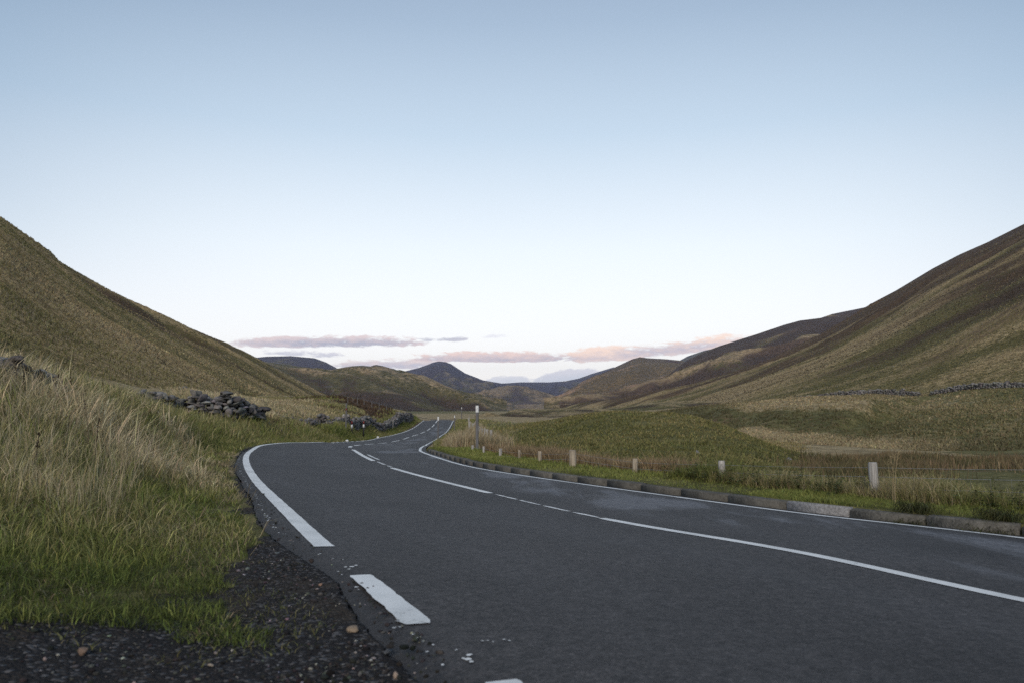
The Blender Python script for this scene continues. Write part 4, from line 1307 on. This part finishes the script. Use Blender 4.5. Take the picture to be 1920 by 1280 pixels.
# short turf on the mound
x, y, ang, cr_ = scatter(80000, 880, 1500, 21, 62, 14, 0.07)
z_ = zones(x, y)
ok = ~((HALF_R[nearest(x, y)[0]] + 3.2) > nearest(x, y)[1])
x, y, ang, cr_, z_ = x[ok], y[ok], ang[ok], cr_[ok], z_[ok]
n = len(x)
r = np.hypot(x, y)
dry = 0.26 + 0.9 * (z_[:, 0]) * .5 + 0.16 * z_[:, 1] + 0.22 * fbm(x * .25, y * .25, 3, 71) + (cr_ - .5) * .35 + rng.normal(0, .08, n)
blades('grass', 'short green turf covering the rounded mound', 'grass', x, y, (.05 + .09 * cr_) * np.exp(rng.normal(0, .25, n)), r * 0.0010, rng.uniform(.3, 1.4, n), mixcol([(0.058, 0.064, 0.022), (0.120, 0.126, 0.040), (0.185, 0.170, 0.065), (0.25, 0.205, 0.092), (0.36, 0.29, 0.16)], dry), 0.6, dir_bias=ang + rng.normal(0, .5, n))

# rush clumps in the wet field on the right
nc = 620
cx = rng.uniform(1505, 2300, nc)
cY = np.exp(rng.uniform(math.log(15), math.log(42), nc))
X_ = (cx - 960) / FPX * cY
zz = zones(X_, cY)
keep = (zz[:, 1] + 0.55 * fbm(X_ * .12, cY * .16, 3, 52)) > 0.52
X_, cY = X_[keep], cY[keep]
nc = len(X_)
per = 90
rad = rng.uniform(.18, .55, nc)
x = (X_[:, None] + rng.normal(0, 1, (nc, per)) * rad[:, None]).ravel()
y = (cY[:, None] + rng.normal(0, 1, (nc, per)) * rad[:, None] * .8).ravel()
n = len(x)
r = np.hypot(x, y)
ct = np.repeat(rng.uniform(0, 1, nc), per)
blades('rushes', 'reddish brown and dark green clumps of rushes in the wet field behind the fence', 'rushes', x, y, np.repeat(rng.uniform(.14, .36, nc), per) * np.exp(rng.normal(0, .2, n)), r * 0.0007 + .002, rng.uniform(.05, .6, n), mixcol([(0.060, 0.062, 0.026), (0.105, 0.092, 0.044), (0.16, 0.118, 0.066), (0.26, 0.19, 0.11)], ct * .7 + .3 * rng.uniform(0, 1, n)), 0.3)

# tussocks of the dry meadow on the left
x, y, ang, cr_ = scatter(70000, 330, 800, 34, 140, 16, 0.09)
i_, l_, _ = nearest(x, y)
ok = (HALF_L[i_] - l_) > 4.0
x, y, ang, cr_ = x[ok], y[ok], ang[ok], cr_[ok]
z_ = zones(x, y)
n = len(x)
r = np.hypot(x, y)
dry = .35 + .5 * z_[:, 0] + .35 * fbm(x * .12, y * .12, 3, 77) + (cr_ - .5) * .3
c = mixcol(GREENS, dry)
br = (z_[:, 1] + .5 * fbm(x * .2, y * .2, 3, 78)) > .45
c[br] = mixcol([(0.05, 0.032, 0.022), (0.11, 0.07, 0.042)], rng.uniform(0, 1, br.sum()))
blades('grass', 'dry straw coloured meadow grass rising behind the left verge', 'grass', x, y, (.12 + .28 * cr_) * np.exp(rng.normal(0, .25, n)), r * 0.0010, rng.uniform(.2, 1.1, n), c, 0.5, dir_bias=ang + rng.normal(0, .5, n))

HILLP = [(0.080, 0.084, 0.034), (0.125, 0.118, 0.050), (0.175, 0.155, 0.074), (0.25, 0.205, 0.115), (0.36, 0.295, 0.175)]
# tussocks on the terrace under the right-hand hill
x, y, ang, cr_ = scatter(90000, 1200, 2050, 62, 215, 6, 0.035)
n = len(x)
r = np.hypot(x, y)
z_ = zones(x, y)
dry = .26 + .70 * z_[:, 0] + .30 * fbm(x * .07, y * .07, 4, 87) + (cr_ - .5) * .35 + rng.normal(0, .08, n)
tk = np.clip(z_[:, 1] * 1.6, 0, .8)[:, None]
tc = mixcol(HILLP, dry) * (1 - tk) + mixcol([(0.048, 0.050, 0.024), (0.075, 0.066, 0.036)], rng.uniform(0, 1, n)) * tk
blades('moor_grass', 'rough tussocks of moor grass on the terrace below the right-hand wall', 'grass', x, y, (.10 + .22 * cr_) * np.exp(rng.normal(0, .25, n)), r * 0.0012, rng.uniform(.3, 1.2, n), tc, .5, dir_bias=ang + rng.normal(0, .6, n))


def hill_tufts(G, n, rmax, label, dry0, seed, dkz, bright):
    nu, nv_ = G.shape[:2]
    u, v_ = rng.uniform(0, nu - 1.01, n * 3), rng.uniform(2, nv_ - 18, n * 3) 
    i, j = u.astype(int), v_.astype(int)
    fu, fv = (u - i)[:, None], (v_ - j)[:, None]
    p = (G[i, j] * (1 - fu) + G[i + 1, j] * fu) * (1 - fv) + (G[i, j + 1] * (1 - fu) + G[i + 1, j + 1] * fu) * fv
    r = np.hypot(p[:, 0], p[:, 1])
    a = p[:, 0] / np.maximum(p[:, 1], 1)
    ok = (r < rmax) & (np.abs(a) < .85) & (rng.uniform(0, 1, len(r)) < np.clip(1.25 - r / rmax, 0, 1))
    p, r = p[ok][:n], r[ok][:n]
    n = len(p)
    patch = 0.75 * fbm(p[:, 0] * .0035, p[:, 1] * .016, 5, seed) + 0.45 * fbm(p[:, 0] * .03, p[:, 1] * .05, 4, seed + 9)
    dry = dry0 + .95 * patch + rng.normal(0, .08, n)
    c = mixcol(HILLP, dry) * bright
    dk = fbm(p[:, 0] * .008, p[:, 1] * .035, 5, seed + 3) + .12 * rng.normal(0, 1, n) + dkz * sstep(p[:, 2], 15, 60) > .22
    c[dk] = mixcol([(0.035, 0.026, 0.02), (0.085, 0.062, 0.042)], rng.uniform(0, 1, dk.sum()))
    th, ph = rng.uniform(0, 6.28, n), rng.uniform(0, PI, n)
    h, w, ln = rng.uniform(.18, .5, n), r * .0010, rng.uniform(.3, 1.2, n)
    d = np.column_stack((np.cos(th) * ln * h, np.sin(th) * ln * h, 0 * h))
    W = np.column_stack((np.cos(ph), np.sin(ph), 0 * ph)) * (w / 2)[:, None]
    up = np.column_stack((0 * h, 0 * h, h))
    base = p - np.array((0, 0, .05))
    V = np.stack([base - W, base + W, base + d * .3 + up * .6 + W * .8, base + d * .3 + up * .6 - W * .8, base + d + up * .85], 1)
    k = np.arange(n)[:, None] * 5
    o = mesh_np('moor_grass', V.reshape(-1, 3), [k + np.array([[0, 1, 2, 3]]), k + np.array([[3, 2, 4]])], M_BLADE, np.repeat(c[:, None], 5, 1).reshape(-1, 3))
    tag(o, label, 'grass', kind='stuff')


hill_tufts(HILLG[0], 100000, 620, 'tussocks of straw and green grass over the left hillside', .62, 101, .0, 1.15)
hill_tufts(HILLG[1], 90000, 760, 'tussocks of grass and heather over the right hillside', .42, 111, .22, 1.08)

# leafy weeds along the fence
def weeds():
    V, F, Cc, k0 = [], [], [], 0
    st = MB()
    for q in range(150):
        px = rng.choice((rng.uniform(1285, 1500), rng.uniform(1285, 1420), rng.uniform(1490, 1640), rng.uniform(1850, 2000)))
        s0 = SR(px)
        p = fence_pt(np.array([s0 + rng.normal(0, .25)]), np.array([1.25 + rng.normal(0, .22)]))[0]
        z0 = gz(p[0], p[1])[0]
        hh = rng.uniform(.18, .42)
        lx, ly = rng.normal(0, .10, 2)
        st.tube([(p[0], p[1], z0 - .02), (p[0] + lx * .4, p[1] + ly * .4, z0 + hh * .55), (p[0] + lx, p[1] + ly, z0 + hh)], [.003, .0025, .0012], 4, (0.10, 0.085, 0.04))
        yel = rng.uniform(0, 1)
        for j in range(int(10 + 26 * hh)):
            t_ = rng.uniform(.2, 1.0)
            a = rng.uniform(0, 6.283)
            base = np.array((p[0] + lx * t_, p[1] + ly * t_, z0 + hh * t_))
            d = np.array((math.cos(a), math.sin(a), rng.uniform(-.35, .5)))
            sd = np.array((-math.sin(a), math.cos(a), rng.uniform(-.3, .3)))
            L = rng.uniform(.028, .065) * (1.2 - .5 * t_)
            W = L * .32
            V += [base, base + d * L * .5 + sd * W, base + d * L, base + d * L * .5 - sd * W]
            F.append((k0, k0 + 1, k0 + 2, k0 + 3))
            k0 += 4
            cc = np.array((0.055, 0.075, 0.024)) * (1 - yel * .0) + np.array((0.10, 0.085, 0.015)) * yel * rng.uniform(0, 1)
            Cc += [cc * rng.uniform(.6, 1.5)] * 4
    st.add(np.array(V), np.array(F))
    st.c[-1] = np.array(Cc)
    o = st.build('weeds', M_BLADE)
    tag(o, 'leafy yellowing green weeds tangled along the foot of the wire fence', 'weeds', kind='stuff')


weeds()

# loose chippings on the lay-by
n = 34000
yy = np.exp(rng.uniform(math.log(1.7), math.log(15), n))
xx = rng.uniform(-0.62, 0.32, n) * yy + rng.normal(0, .1, n)
i_, l_, _ = nearest(xx, yy)
dl = HALF_L[i_] - LEFT_M - l_
ok = (dl > -0.16) & (rng.uniform(0, 1, n) < np.where(dl > 0.06, 1, 0.35)) & ~(pip(xx, yy, GRASS_L) & (rng.uniform(0, 1, n) < .96))
xx, yy = xx[ok], yy[ok]
zz = gz(xx, yy)
i_, l_, _ = nearest(xx, yy)
zz = np.where(HALF_L[i_] - LEFT_M - l_ < 0.04, lat_z(i_, l_), zz)
n = len(xx)
v, f = ICO1
keep = rng.uniform(0, 1, len(xx)) < np.where(fbm(xx * 1.2, yy * 1.2, 3, 67) > .15, .3, 1)
xx, yy, zz = xx[keep], yy[keep], zz[keep]
n = len(xx)
sz = np.exp(rng.normal(math.log(.0048), .5, n))
sz = np.clip(sz, .0025, .018)
q = v[None] * (sz[:, None] * rng.uniform(.6, 1.3, (n, 3)))[:, None, :] * np.exp(rng.normal(0, .16, (n, len(v), 1)))
a = rng.uniform(0, 6.28, n)
qx = q[..., 0] * np.cos(a)[:, None] - q[..., 1] * np.sin(a)[:, None]
qy = q[..., 0] * np.sin(a)[:, None] + q[..., 1] * np.cos(a)[:, None]
V = np.stack([qx + xx[:, None], qy + yy[:, None], q[..., 2] * .7 + (zz + sz * .25)[:, None]], -1)
g = np.where(rng.uniform(0, 1, n) < .13, rng.uniform(.15, .5, n), rng.uniform(.022, .11, n))
c = np.repeat((g[:, None] * np.array((1.03, .98, .94)) * np.exp(rng.normal(0, .09, (n, 3))))[:, None], len(v), 1)
c *= np.repeat(np.where(sz > .009, .55, 1.0)[:, None, None], len(v), 1)
o = mesh_np('gravel', V.reshape(-1, 3), (f[None] + (np.arange(n) * len(v))[:, None, None]).reshape(-1, 3), M_GRAV, c.reshape(-1, 3))
tag(o, 'loose dark stone chippings on the lay-by beside the road', 'gravel', kind='stuff')

# short green sprigs creeping on the gravel
x = rng.uniform(-4.2, -.6, 60000)
y = rng.uniform(2.3, 13, 60000)
de = np.min(np.hypot(x[:, None] - gb[None, :, 0], y[:, None] - gb[None, :, 1]), 1)
ok = (fbm(x * 2.2, y * 2.2, 4, 91) > -.15 + 1.1 * np.minimum(de, 1.2)) & (HALF_L[nearest(x, y)[0]] - nearest(x, y)[1] > .34)
x, y = x[ok], y[ok]
blades('moss_sprigs', 'thin green sprigs of grass creeping over the gravel', 'grass', x, y, rng.uniform(.015, .06, len(x)), np.full(len(x), .004), rng.uniform(.3, 1.3, len(x)), mixcol([(0.05, 0.06, 0.02), (0.11, 0.12, 0.035), (0.2, 0.18, .09)], rng.uniform(0, 1, len(x))), .5)

# ------------------------------------------------------------------ dry stone walls and stones
def wall(label, pts, hs, th=0.55, stone=0.22, seed=0, tumble=0.0, mat=M_WALL, base=ICO2):
    """pts: plan polyline; hs: heights along it"""
    p = np.array(pts, float)
    L = arclen(np.column_stack((p, np.zeros(len(p)))))
    mb = MB()
    sx = 0.0
    loc = np.array((*p[0], gz(p[0, 0], p[0, 1])[0]))
    while sx < L[-1]:
        q = np.array([np.interp(sx, L, p[:, 0]), np.interp(sx, L, p[:, 1])])
        q2 = np.array([np.interp(min(sx + .3, L[-1]), L, p[:, 0]), np.interp(min(sx + .3, L[-1]), L, p[:, 1])])
        d = q2 - q
        a = math.atan2(d[1], d[0]) if np.linalg.norm(d) > 1e-6 else 0
        H = np.interp(sx, L, hs) * (1 + rng.normal(0, .10))
        z0 = gz(q[0], q[1])[0]
        zc_ = 0.0
        while zc_ < H:
            sh = stone * rng.uniform(.30, .95)
            for k in (-1, 1):
                ln = stone * rng.uniform(.55, 1.7)
                o_ = th * .28 * k * (1 - .35 * zc_ / max(H, .2)) + rng.normal(0, .04)
                v, f = rock(base, (ln * .62, stone * rng.uniform(.5, .8), sh * .68), a + rng.normal(0, .25 + tumble), .3)
                c_ = np.full(3, math.exp(rng.normal(0, .30))) * (1 + rng.normal(0, .03, 3))
                mb.add(v + np.array((q[0] - math.sin(a) * o_ + rng.normal(0, .03 + tumble * .2), q[1] + math.cos(a) * o_, z0 + zc_ + sh * .4)) - loc, f, c_)
            zc_ += sh * .85
        sx += stone * rng.uniform(.8, 1.15)
    o = mb.build('dry_stone_wall', mat)
    o.location = loc
    tag(o, label, 'stone wall')
    return o


def xy(px, Y):
    return ((px - 960) / FPX * Y / math.cos(TH) * math.cos(TH), Y)


wall('ruined dark stone wall end on the bank beside the bend', [xy(336, 38), xy(360, 38), xy(430, 39), xy(470, 40.5), xy(489, 42)], [.45, .85, 1.0, .75, .35], .9, .34, tumble=.35)
wall('low lichen covered stone wall half sunk in straw grass on the bank', [xy(252, 36), xy(275, 36), xy(305, 36.5), xy(338, 38)], [.15, .62, .62, .3], .8, .34, tumble=.3)
wall('broken dark stone wall nearest the left edge of the picture', [xy(-260, 11.4), xy(-100, 11.8), xy(0, 12.2), xy(40, 12.6), xy(75, 13.0), xy(102, 13.4)], [.34, .32, .34, .30, .30, .12], .6, .20, tumble=.25)
wall('tumbled heap of wall stones on the verge before the striped posts', [xy(592, 66), xy(604, 66), xy(616, 66.5), xy(628, 67)], [.35, 1.05, .85, .2], .8, .34, tumble=.5, base=ICO1)
wall('low scattered remains of stone wall in the grass left of the tumbled heap', [xy(535, 58), xy(560, 60), xy(580, 63), xy(592, 65)], [.2, .35, .3, .35], .8, .34, tumble=.6, base=ICO1)
wall('long low dark stone wall climbing behind the striped posts', [xy(628, 70), xy(645, 72), xy(660, 75), xy(690, 84), xy(720, 93), xy(738, 101), xy(752, 110), xy(764, 117), xy(772, 122)], [.25, .55, .95, .9, .9, .95, 1.1, 1.5, .5], .8, .36, tumble=.3, base=ICO1)
wall('long dark stone wall crossing the foot of the right-hand hillside', [xy(1452, 206), xy(1500, 199), xy(1560, 189), xy(1610, 181), xy(1660, 176), xy(1700, 171), xy(1722, 167)], [.35, .7, .95, .9, 1.0, 1.0, .6], 1.0, .55, tumble=.2, base=ICO1, mat=M_WALLF)
wall('stretch of dark stone wall on the right-hand hillside beyond the grassy gully', [xy(1745, 164), xy(1800, 158), xy(1850, 152), xy(1920, 145), xy(2050, 134)], [.7, .95, 1.0, .85, .8], 1.0, .55, tumble=.2, base=ICO1, mat=M_WALLF)


def boulder(name, label, px, py, Y, size, mat, col=(1, 1, 1), base=ICO3, sink=.3, z=None):
    p = P(px, py, Y) if z is None else Pz(px, py, z)
    g = gz(p[0], p[1])[0]
    i, l, _ = nearest(p[:1], p[1:2])
    size = tuple(k * (.72 if name == 'stone' else 1.0) for k in size)
    v, f = rock(base, size, None, .12, .25)
    o = mesh_np(name, v, f, mat, np.tile(col, (len(v), 1)), True)
    o.location = (p[0], p[1], g + size[2] * (1 - sink))
    tag(o, label, 'stone')


boulder('boulder', 'small pale grey boulder alone on the front of the green mound', 1308, 848, 25.5, (.12, .10, .09), M_BOULD, (.8, .8, .8))
boulder('boulder', 'pale slab of rock at the right-hand foot of the green mound', 1478, 862, 28.5, (.20, .12, .09), M_BOULD, (.7, .7, .7))
boulder('boulder', 'small grey boulder on the slope above the ruined wall end', 346, 704, 90, (.6, .5, .45), M_BOULD, (.6, .6, .6))
for px, py, s_, c_, lb in ((665, 1183, (.042, .028, .024), (.30, .235, .175), 'brown egg shaped stone lying in the gravel below the white bar'),
                           (155, 1226, (.034, .028, .024), (.21, .15, .115), 'brown rounded stone in the gravel at the lower left'),
                           (601, 1093, (.017, .014, .012), (.34, .22, .16), 'small pinkish pebble in the gravel beside the road edge'),
                           (520, 1030, (.022, .015, .012), (.15, .17, .18), 'bluish grey stone at the edge of the grass bank'),
                           (727, 1224, (.036, .022, .014), (.11, .12, .135), 'flat blue grey stone in the gravel at the road edge'),
                           (744, 1270, (.016, .012, .020), (.40, .31, .25), 'small pale upright pebble at the bottom edge of the gravel'),
                           (395, 1243, (.016, .013, .010), (.38, .33, .28), 'small cream pebble in the gravel at the bottom')):
    boulder('stone', lb, px, py, 0, s_, M_PEB, c_, ICO2, .35, .08)

# ------------------------------------------------------------------ fences and posts
def post_mesh(mb, x, y, z0, z1, w, lean=(0, 0), seg=10, ragged=True):
    hgt = z1 - z0
    pts = np.array([(x + lean[0] * t_, y + lean[1] * t_, z0 + hgt * t_) for t_ in (0, .3, .65, .97, 1.0)])
    mb.tube(pts, np.array((1.05, 1.0, .98, .96, .86)) * w / 2, seg)


def lat_of(px, s_lo, s_hi, off):
    s = np.arange(6.0, s_tip + 2, .02)
    p = fence_pt(s, np.full(len(s), off))
    q = 960 + FPX * p[:, 0] / (p[:, 1] * math.cos(TH) + (p[:, 2] - 1) * math.sin(TH))
    return s[np.abs(q - px).argmin()], p[np.abs(q - px).argmin()]


FOFF = 1.35
fence = empty('wire_fence', tuple(fence_pt(np.array([SR(1356)]), np.array([FOFF]))[0]))
tag(fence, 'low wire fence on short weathered posts behind the kerb on the right', 'fence')
fl = np.array(fence.location)
tops = []
for px, py, wpx, kind in ((2110, 868, 18, 'w'), (1644, 866, 16.5, 'w'), (1356, 863, 13, 'w'), (1190, 859, 10, 't'), (1075, 843, 14, 's'), (1013, 845, 7.5, 't'), (974, 843, 5, 't'), (938, 840, 6.5, 'w'), (907, 836, 5, 'w'), (886, 834, 5, 'w')):
    s_, p = lat_of(px, 4, 37, FOFF)
    Y = p[1]
    top = P(px, py, Y)
    w_ = wpx / FPX * Y * (1.0 if kind != 's' else 1.0)
    mb = MB()
    z0 = gz(p[0], p[1])[0] - .25
    post_mesh(mb, p[0], p[1], z0, top[2], w_, rng.normal(0, .012, 2))
    if kind == 's':
        mb.tube([(p[0] + .02, p[1] - .02, top[2] - .34), (p[0] + .23, p[1] - .10, z0 + .1)], .03, 6)
    mb.build('strainer_post' if kind == 's' else 'post', M_POSTT if kind in 'ts' else M_POST, fence, True, fl)
    tops.append(np.array((p[0], p[1], top[2])))
tops = np.array(tops)


def wire_run(tops, dz, r, sag=.01, toward=.05):
    mb = MB()
    for a, b_ in zip(tops[:-1], tops[1:]):
        t_ = np.linspace(0, 1, 6)[:, None]
        q = a * (1 - t_) + b_ * t_
        q[:, 2] += dz - sag * np.sin(t_[:, 0] * PI)
        mb.tube(q - fl, r, 4, cap=False)
    return mb


wire_run(tops, -.07, .0024).build('wire', M_WIRE, fence)
wire_run(tops, -.19, .0027).build('wire', M_WIRE, fence)
mb = wire_run(tops, -.33, .0017)
m2 = wire_run(tops, -.46, .0017)
for v_, f_ in zip(m2.v, m2.f[4]):
    pass
n0 = mb.n
mb.v += m2.v
mb.c += m2.c
mb.f[4] += [f_ + n0 for f_ in m2.f[4]]
mb.n += m2.n
for a, b_ in zip(tops[:-1], tops[1:]):
    L_ = np.linalg.norm(b_ - a)
    for t_ in np.arange(.15, L_, .22) / L_:
        q = a * (1 - t_) + b_ * t_ - fl
        mb.tube([q + (0, 0, -.19), q + (0, 0, -.60)], .0015, 3, cap=False)
mb.build('netting', M_WIRE, fence)

f2 = empty('wire_fence', tuple(fence_pt(np.array([s_tip + 25]), np.array([3.1]))[0]))
tag(f2, 'line of pale fence posts running beside the road towards the crest', 'fence')
fl = np.array(f2.location)
tp = []
for s_ in np.concatenate((np.arange(s_tip + 3, s_tip + 32, 2.6), np.arange(s_tip + 32, s_tip + 105, 3.2))):
    p = fence_pt(np.array([s_]), np.array([np.interp(s_ - s_tip, [0, 25, 100], [2.6, 3.1, 2.4])]))[0]
    z0 = gz(p[0], p[1])[0]
    h_ = rng.uniform(.78, .95)
    mb = MB()
    post_mesh(mb, p[0], p[1], z0 - .2, z0 + h_, rng.uniform(.08, .11), rng.normal(0, .03, 2), 8)
    mb.build('post', M_POST if rng.uniform() < .75 else M_POSTT, f2, True, fl)
    tp.append((p[0], p[1], z0 + h_))
tp = np.array(tp)
wire_run(tp, -.06, .003).build('wire', M_WIRE, f2)
wire_run(tp, -.3, .003).build('wire', M_WIRE, f2)

f3 = empty('rail_fence', (-20, 185, gz(-20, 185)[0]))
tag(f3, 'far wooden post and rail fence across the meadow behind the road crest', 'fence')
fl = np.array(f3.location)
q_ = [xy(px, Y) for px, Y in zip(np.linspace(782, 862, 22), np.linspace(150, 178, 22))]
tp = np.array([(a, b_, gz(a, b_)[0]) for a, b_ in q_])
for p in tp:
    mb = MB()
    post_mesh(mb, p[0], p[1], p[2] - .2, p[2] + 1.25, .14, (0, 0), 6)
    mb.build('post', M_POSTT, f3, False, fl)
for dz in (.55, 1.05):
    mb = MB()
    mb.tube(tp + (0, -.08, dz) - fl, .05, 5)
    mb.build('rail', M_POSTT, f3)
f4 = empty('wire_fence', (*xy(690, 118), gz(*xy(690, 118))[0]))
tag(f4, 'thin far line of dark posts along the crest of the dry meadow', 'fence')
fl = np.array(f4.location)
tp = []
for px, Y in ((653, 116), (663, 117), (671, 118), (684, 119), (698, 120), (712, 121), (726, 123)):
    a, b_ = xy(px, Y)
    z0 = gz(a, b_)[0]
    mb = MB()
    post_mesh(mb, a, b_, z0 - .2, z0 + 1.0, .11, rng.normal(0, .04, 2), 6)
    mb.build('post', M_DARKW, f4, False, fl)
    tp.append((a, b_, z0 + 1.0))
wire_run(np.array(tp), -.1, .006).build('wire', M_WIRE, f4)


def marker(label, px, py_top, Y, w, off=None, band=(.06, .30), red=False, hgt=None):
    """tall snow pole with a white band"""
    x, y = xy(px, Y)
    z0 = gz(x, y)[0]
    z1 = P(px, py_top, Y)[2]
    H = z1 - z0
    e = empty('marker_pole', (x, y, z0))
    tag(e, label, 'marker pole', 'tall marker poles along the road')
    b0, b1 = H - band[1], H - band[0]
    mb = MB()
    mb.tube([(0, 0, -.3), (0, 0, b0 * .5), (0, 0, b0)], w / 2, 10)
    mb.build('pole', M_DARKW, e, True)
    mb = MB()
    mb.tube([(0, 0, b0), (0, 0, b1)], w / 2 + .004, 10)
    mb.build('reflector', M_RED if red else M_WHITE, e, True)
    mb = MB()
    mb.tube([(0, 0, b1), (0, 0, H - .01), (0, 0, H)], [w / 2, w / 2, w / 2 * .8], 10)
    mb.build('cap', M_DARKW if red else M_BLACK, e, True)
    return e


marker('tall dark marker pole with white band at the near fence corner', 895, 757, 27.5, .115, band=(.05, .30))
marker('slim marker pole with white top in front of the far road on the bend', 822.5, 780, 63, .14, band=(.02, .34))
marker('short slim pole with white top by the right edge of the road crest', 853, 777, 94, .12, band=(.06, .36))
marker('farthest thin grey pole beyond the crest of the road', 866, 762.5, 150, .17, band=(.05, .35))
marker('leaning grey pole with a dark red band on the left verge above the wall', 650.5, 755, 66, .13, band=(.45, .62), red=True)
for px, Y, lb in ((738, 97, 'thin grey stake in front of the climbing stone wall'), (768, 117, 'grey stake at the top end of the climbing stone wall')):
    x, y = xy(px, Y)
    z0 = gz(x, y)[0]
    mb = MB()
    post_mesh(mb, 0, 0, -.2, 1.4, .10, (.02, 0), 8)
    o = mb.build('stake', M_POST, None, True)
    o.location = (x, y, z0)
    tag(o, lb, 'stake')
for px, Y, lb in ((661.5, 67, 'black verge post with red top and white band nearer the tall grey pole'), (683.5, 73, 'black verge post with red top and white band farther along the verge')):
    x, y = xy(px, Y)
    z0 = gz(x, y)[0]
    top = P(px, 789, Y)[2]
    H = max(.95, top - z0)
    e = empty('verge_post', (x, y, z0))
    tag(e, lb, 'verge post', 'striped verge posts on the left')

    def bx(z_a, z_b, nm, mt, g=0.0):
        v, f = bev_box(.14 + g, .10 + g, z_b - z_a, .004)
        mesh_np(nm, v + np.array((0, 0, z_a)), f, mt, None, False, e)
    bx(-.2, H - .62, 'post_body', M_BLACK)
    bx(H - .62, H - .30, 'white_band', M_WHITE, .006)
    bx(H - .30, H - .22, 'post_collar', M_BLACK)
    bx(H - .22, H, 'red_reflector', M_RED, .006)

# white studs on the left edge of the far bend
for px, py, Y, lb in ((664, 827, 57, 'tiny white stone on the left road edge below the striped posts'), (711, 819, 77, 'tiny white stone on the left road edge past the striped posts')):
    x, y = xy(px, Y)
    i, l, _ = nearest(np.array([x]), np.array([y]))
    p = road_pt(s_st[i], half(s_st[i], -1) - .28)[0]
    v, f = rock(ICO2, (.13, .12, .11), None, .1, .2)
    o = mesh_np('stone', v, f, M_STUD, np.ones((len(v), 3)), True)
    o.location = (p[0], p[1], p[2] + .06)
    tag(o, lb, 'stone')

# ------------------------------------------------------------------ single stalks
def stalk(name, label, px, Y, h, col, heads, spread=.1, n=1, group=None, lean=.12):
    x, y = xy(px, Y)
    z0 = gz(x, y)[0]
    mb = MB()
    for q in range(n):
        a = rng.uniform(0, 6.28)
        bx_, by_ = rng.normal(0, .04, 2) if n > 1 else (0, 0)
        hh = h * rng.uniform(.8, 1.0) if q else h
        lx, ly = math.cos(a) * lean * hh, math.sin(a) * lean * hh
        pts = np.array([(bx_ + lx * t_ ** 2, by_ + ly * t_ ** 2, -.03 + (hh + .03) * t_) for t_ in np.linspace(0, 1, 6)])
        mb.tube(pts, np.linspace(.0055, .0022, 6) * max(1, Y / 9), 5, col)
        for k in range(heads):
            t_ = 1 - .55 * rng.uniform(0, 1) ** 1.2
            b_ = np.array((bx_ + lx * t_ ** 2, by_ + ly * t_ ** 2, hh * t_))
            if name == 'dock_stalk':
                v, f = ICO1
                mb.add(v * np.array((.006, .006, .012)) * rng.uniform(.5, 1.3) * max(1, Y / 11) + b_ + rng.normal(0, .007, 3), f, np.array(col) * rng.uniform(.7, 1.3))
            else:
                d = np.array((rng.normal(0, 1), rng.normal(0, 1), .9))
                d /= np.linalg.norm(d)
                mb.tube([b_, b_ + d * .05, b_ + d * rng.uniform(.06, .11) + (0, 0, -.02)], [.0016, .0024, .001], 4, col)
    o = mb.build(name, M_BLADE)
    o.location = (x, y, z0)
    tag(o, label, 'plant', group)


stalk('grass_stalk', 'tall pale seeding grass stalks beside the fence post farthest right', 1665, 9.6, .66, (.36, .29, .17), 16, n=3, lean=.10)
stalk('grass_stalk', 'thin brown stalk standing right of the tall seeding stalks', 1692, 10.2, .44, (.24, .19, .12), 3, n=2)
for px, Y, h, n_ in ((35, 10.8, .62, 26), (44, 10.9, .52, 22), (84, 11.5, .55, 26), (107, 11.8, .5, 12), (115, 12, .55, 14), (137, 12.2, .6, 12), (198, 13.2, .62, 8), (75, 6.9, .42, 20), (186, 8.2, .6, 10), (175, 8.5, .8, 12)):
    stalk('dock_stalk', 'dark dried seed stalk standing in the long grass of the left bank', px, Y, h, (.045, .033, .022) if px != 175 else (.16, .13, .09), n_, group='dried seed stalks on the left bank')

# ------------------------------------------------------------------ evening air
hz = MB()
v, f = bev_box(22000, 9200, 520, 10)
v[8:, :2] = v[4:8, :2]
hz.add(v + np.array((0, 3900, -40)), f)
m = bpy.data.materials.new('evening haze')
m.use_nodes = True
nt = m.node_tree
nt.nodes.clear()
out = nt.nodes.new('ShaderNodeOutputMaterial')
pv = nt.nodes.new('ShaderNodeVolumePrincipled')
pv.inputs['Color'].default_value = (0.66, 0.70, 0.90, 1)
pv.inputs['Density'].default_value = 0.00005
pv.inputs['Anisotropy'].default_value = 0.2
nt.links.new(pv.outputs[0], out.inputs['Volume'])
o = hz.build('haze', m)
tag(o, 'thin bluish evening haze filling the glen', 'haze', kind='stuff')
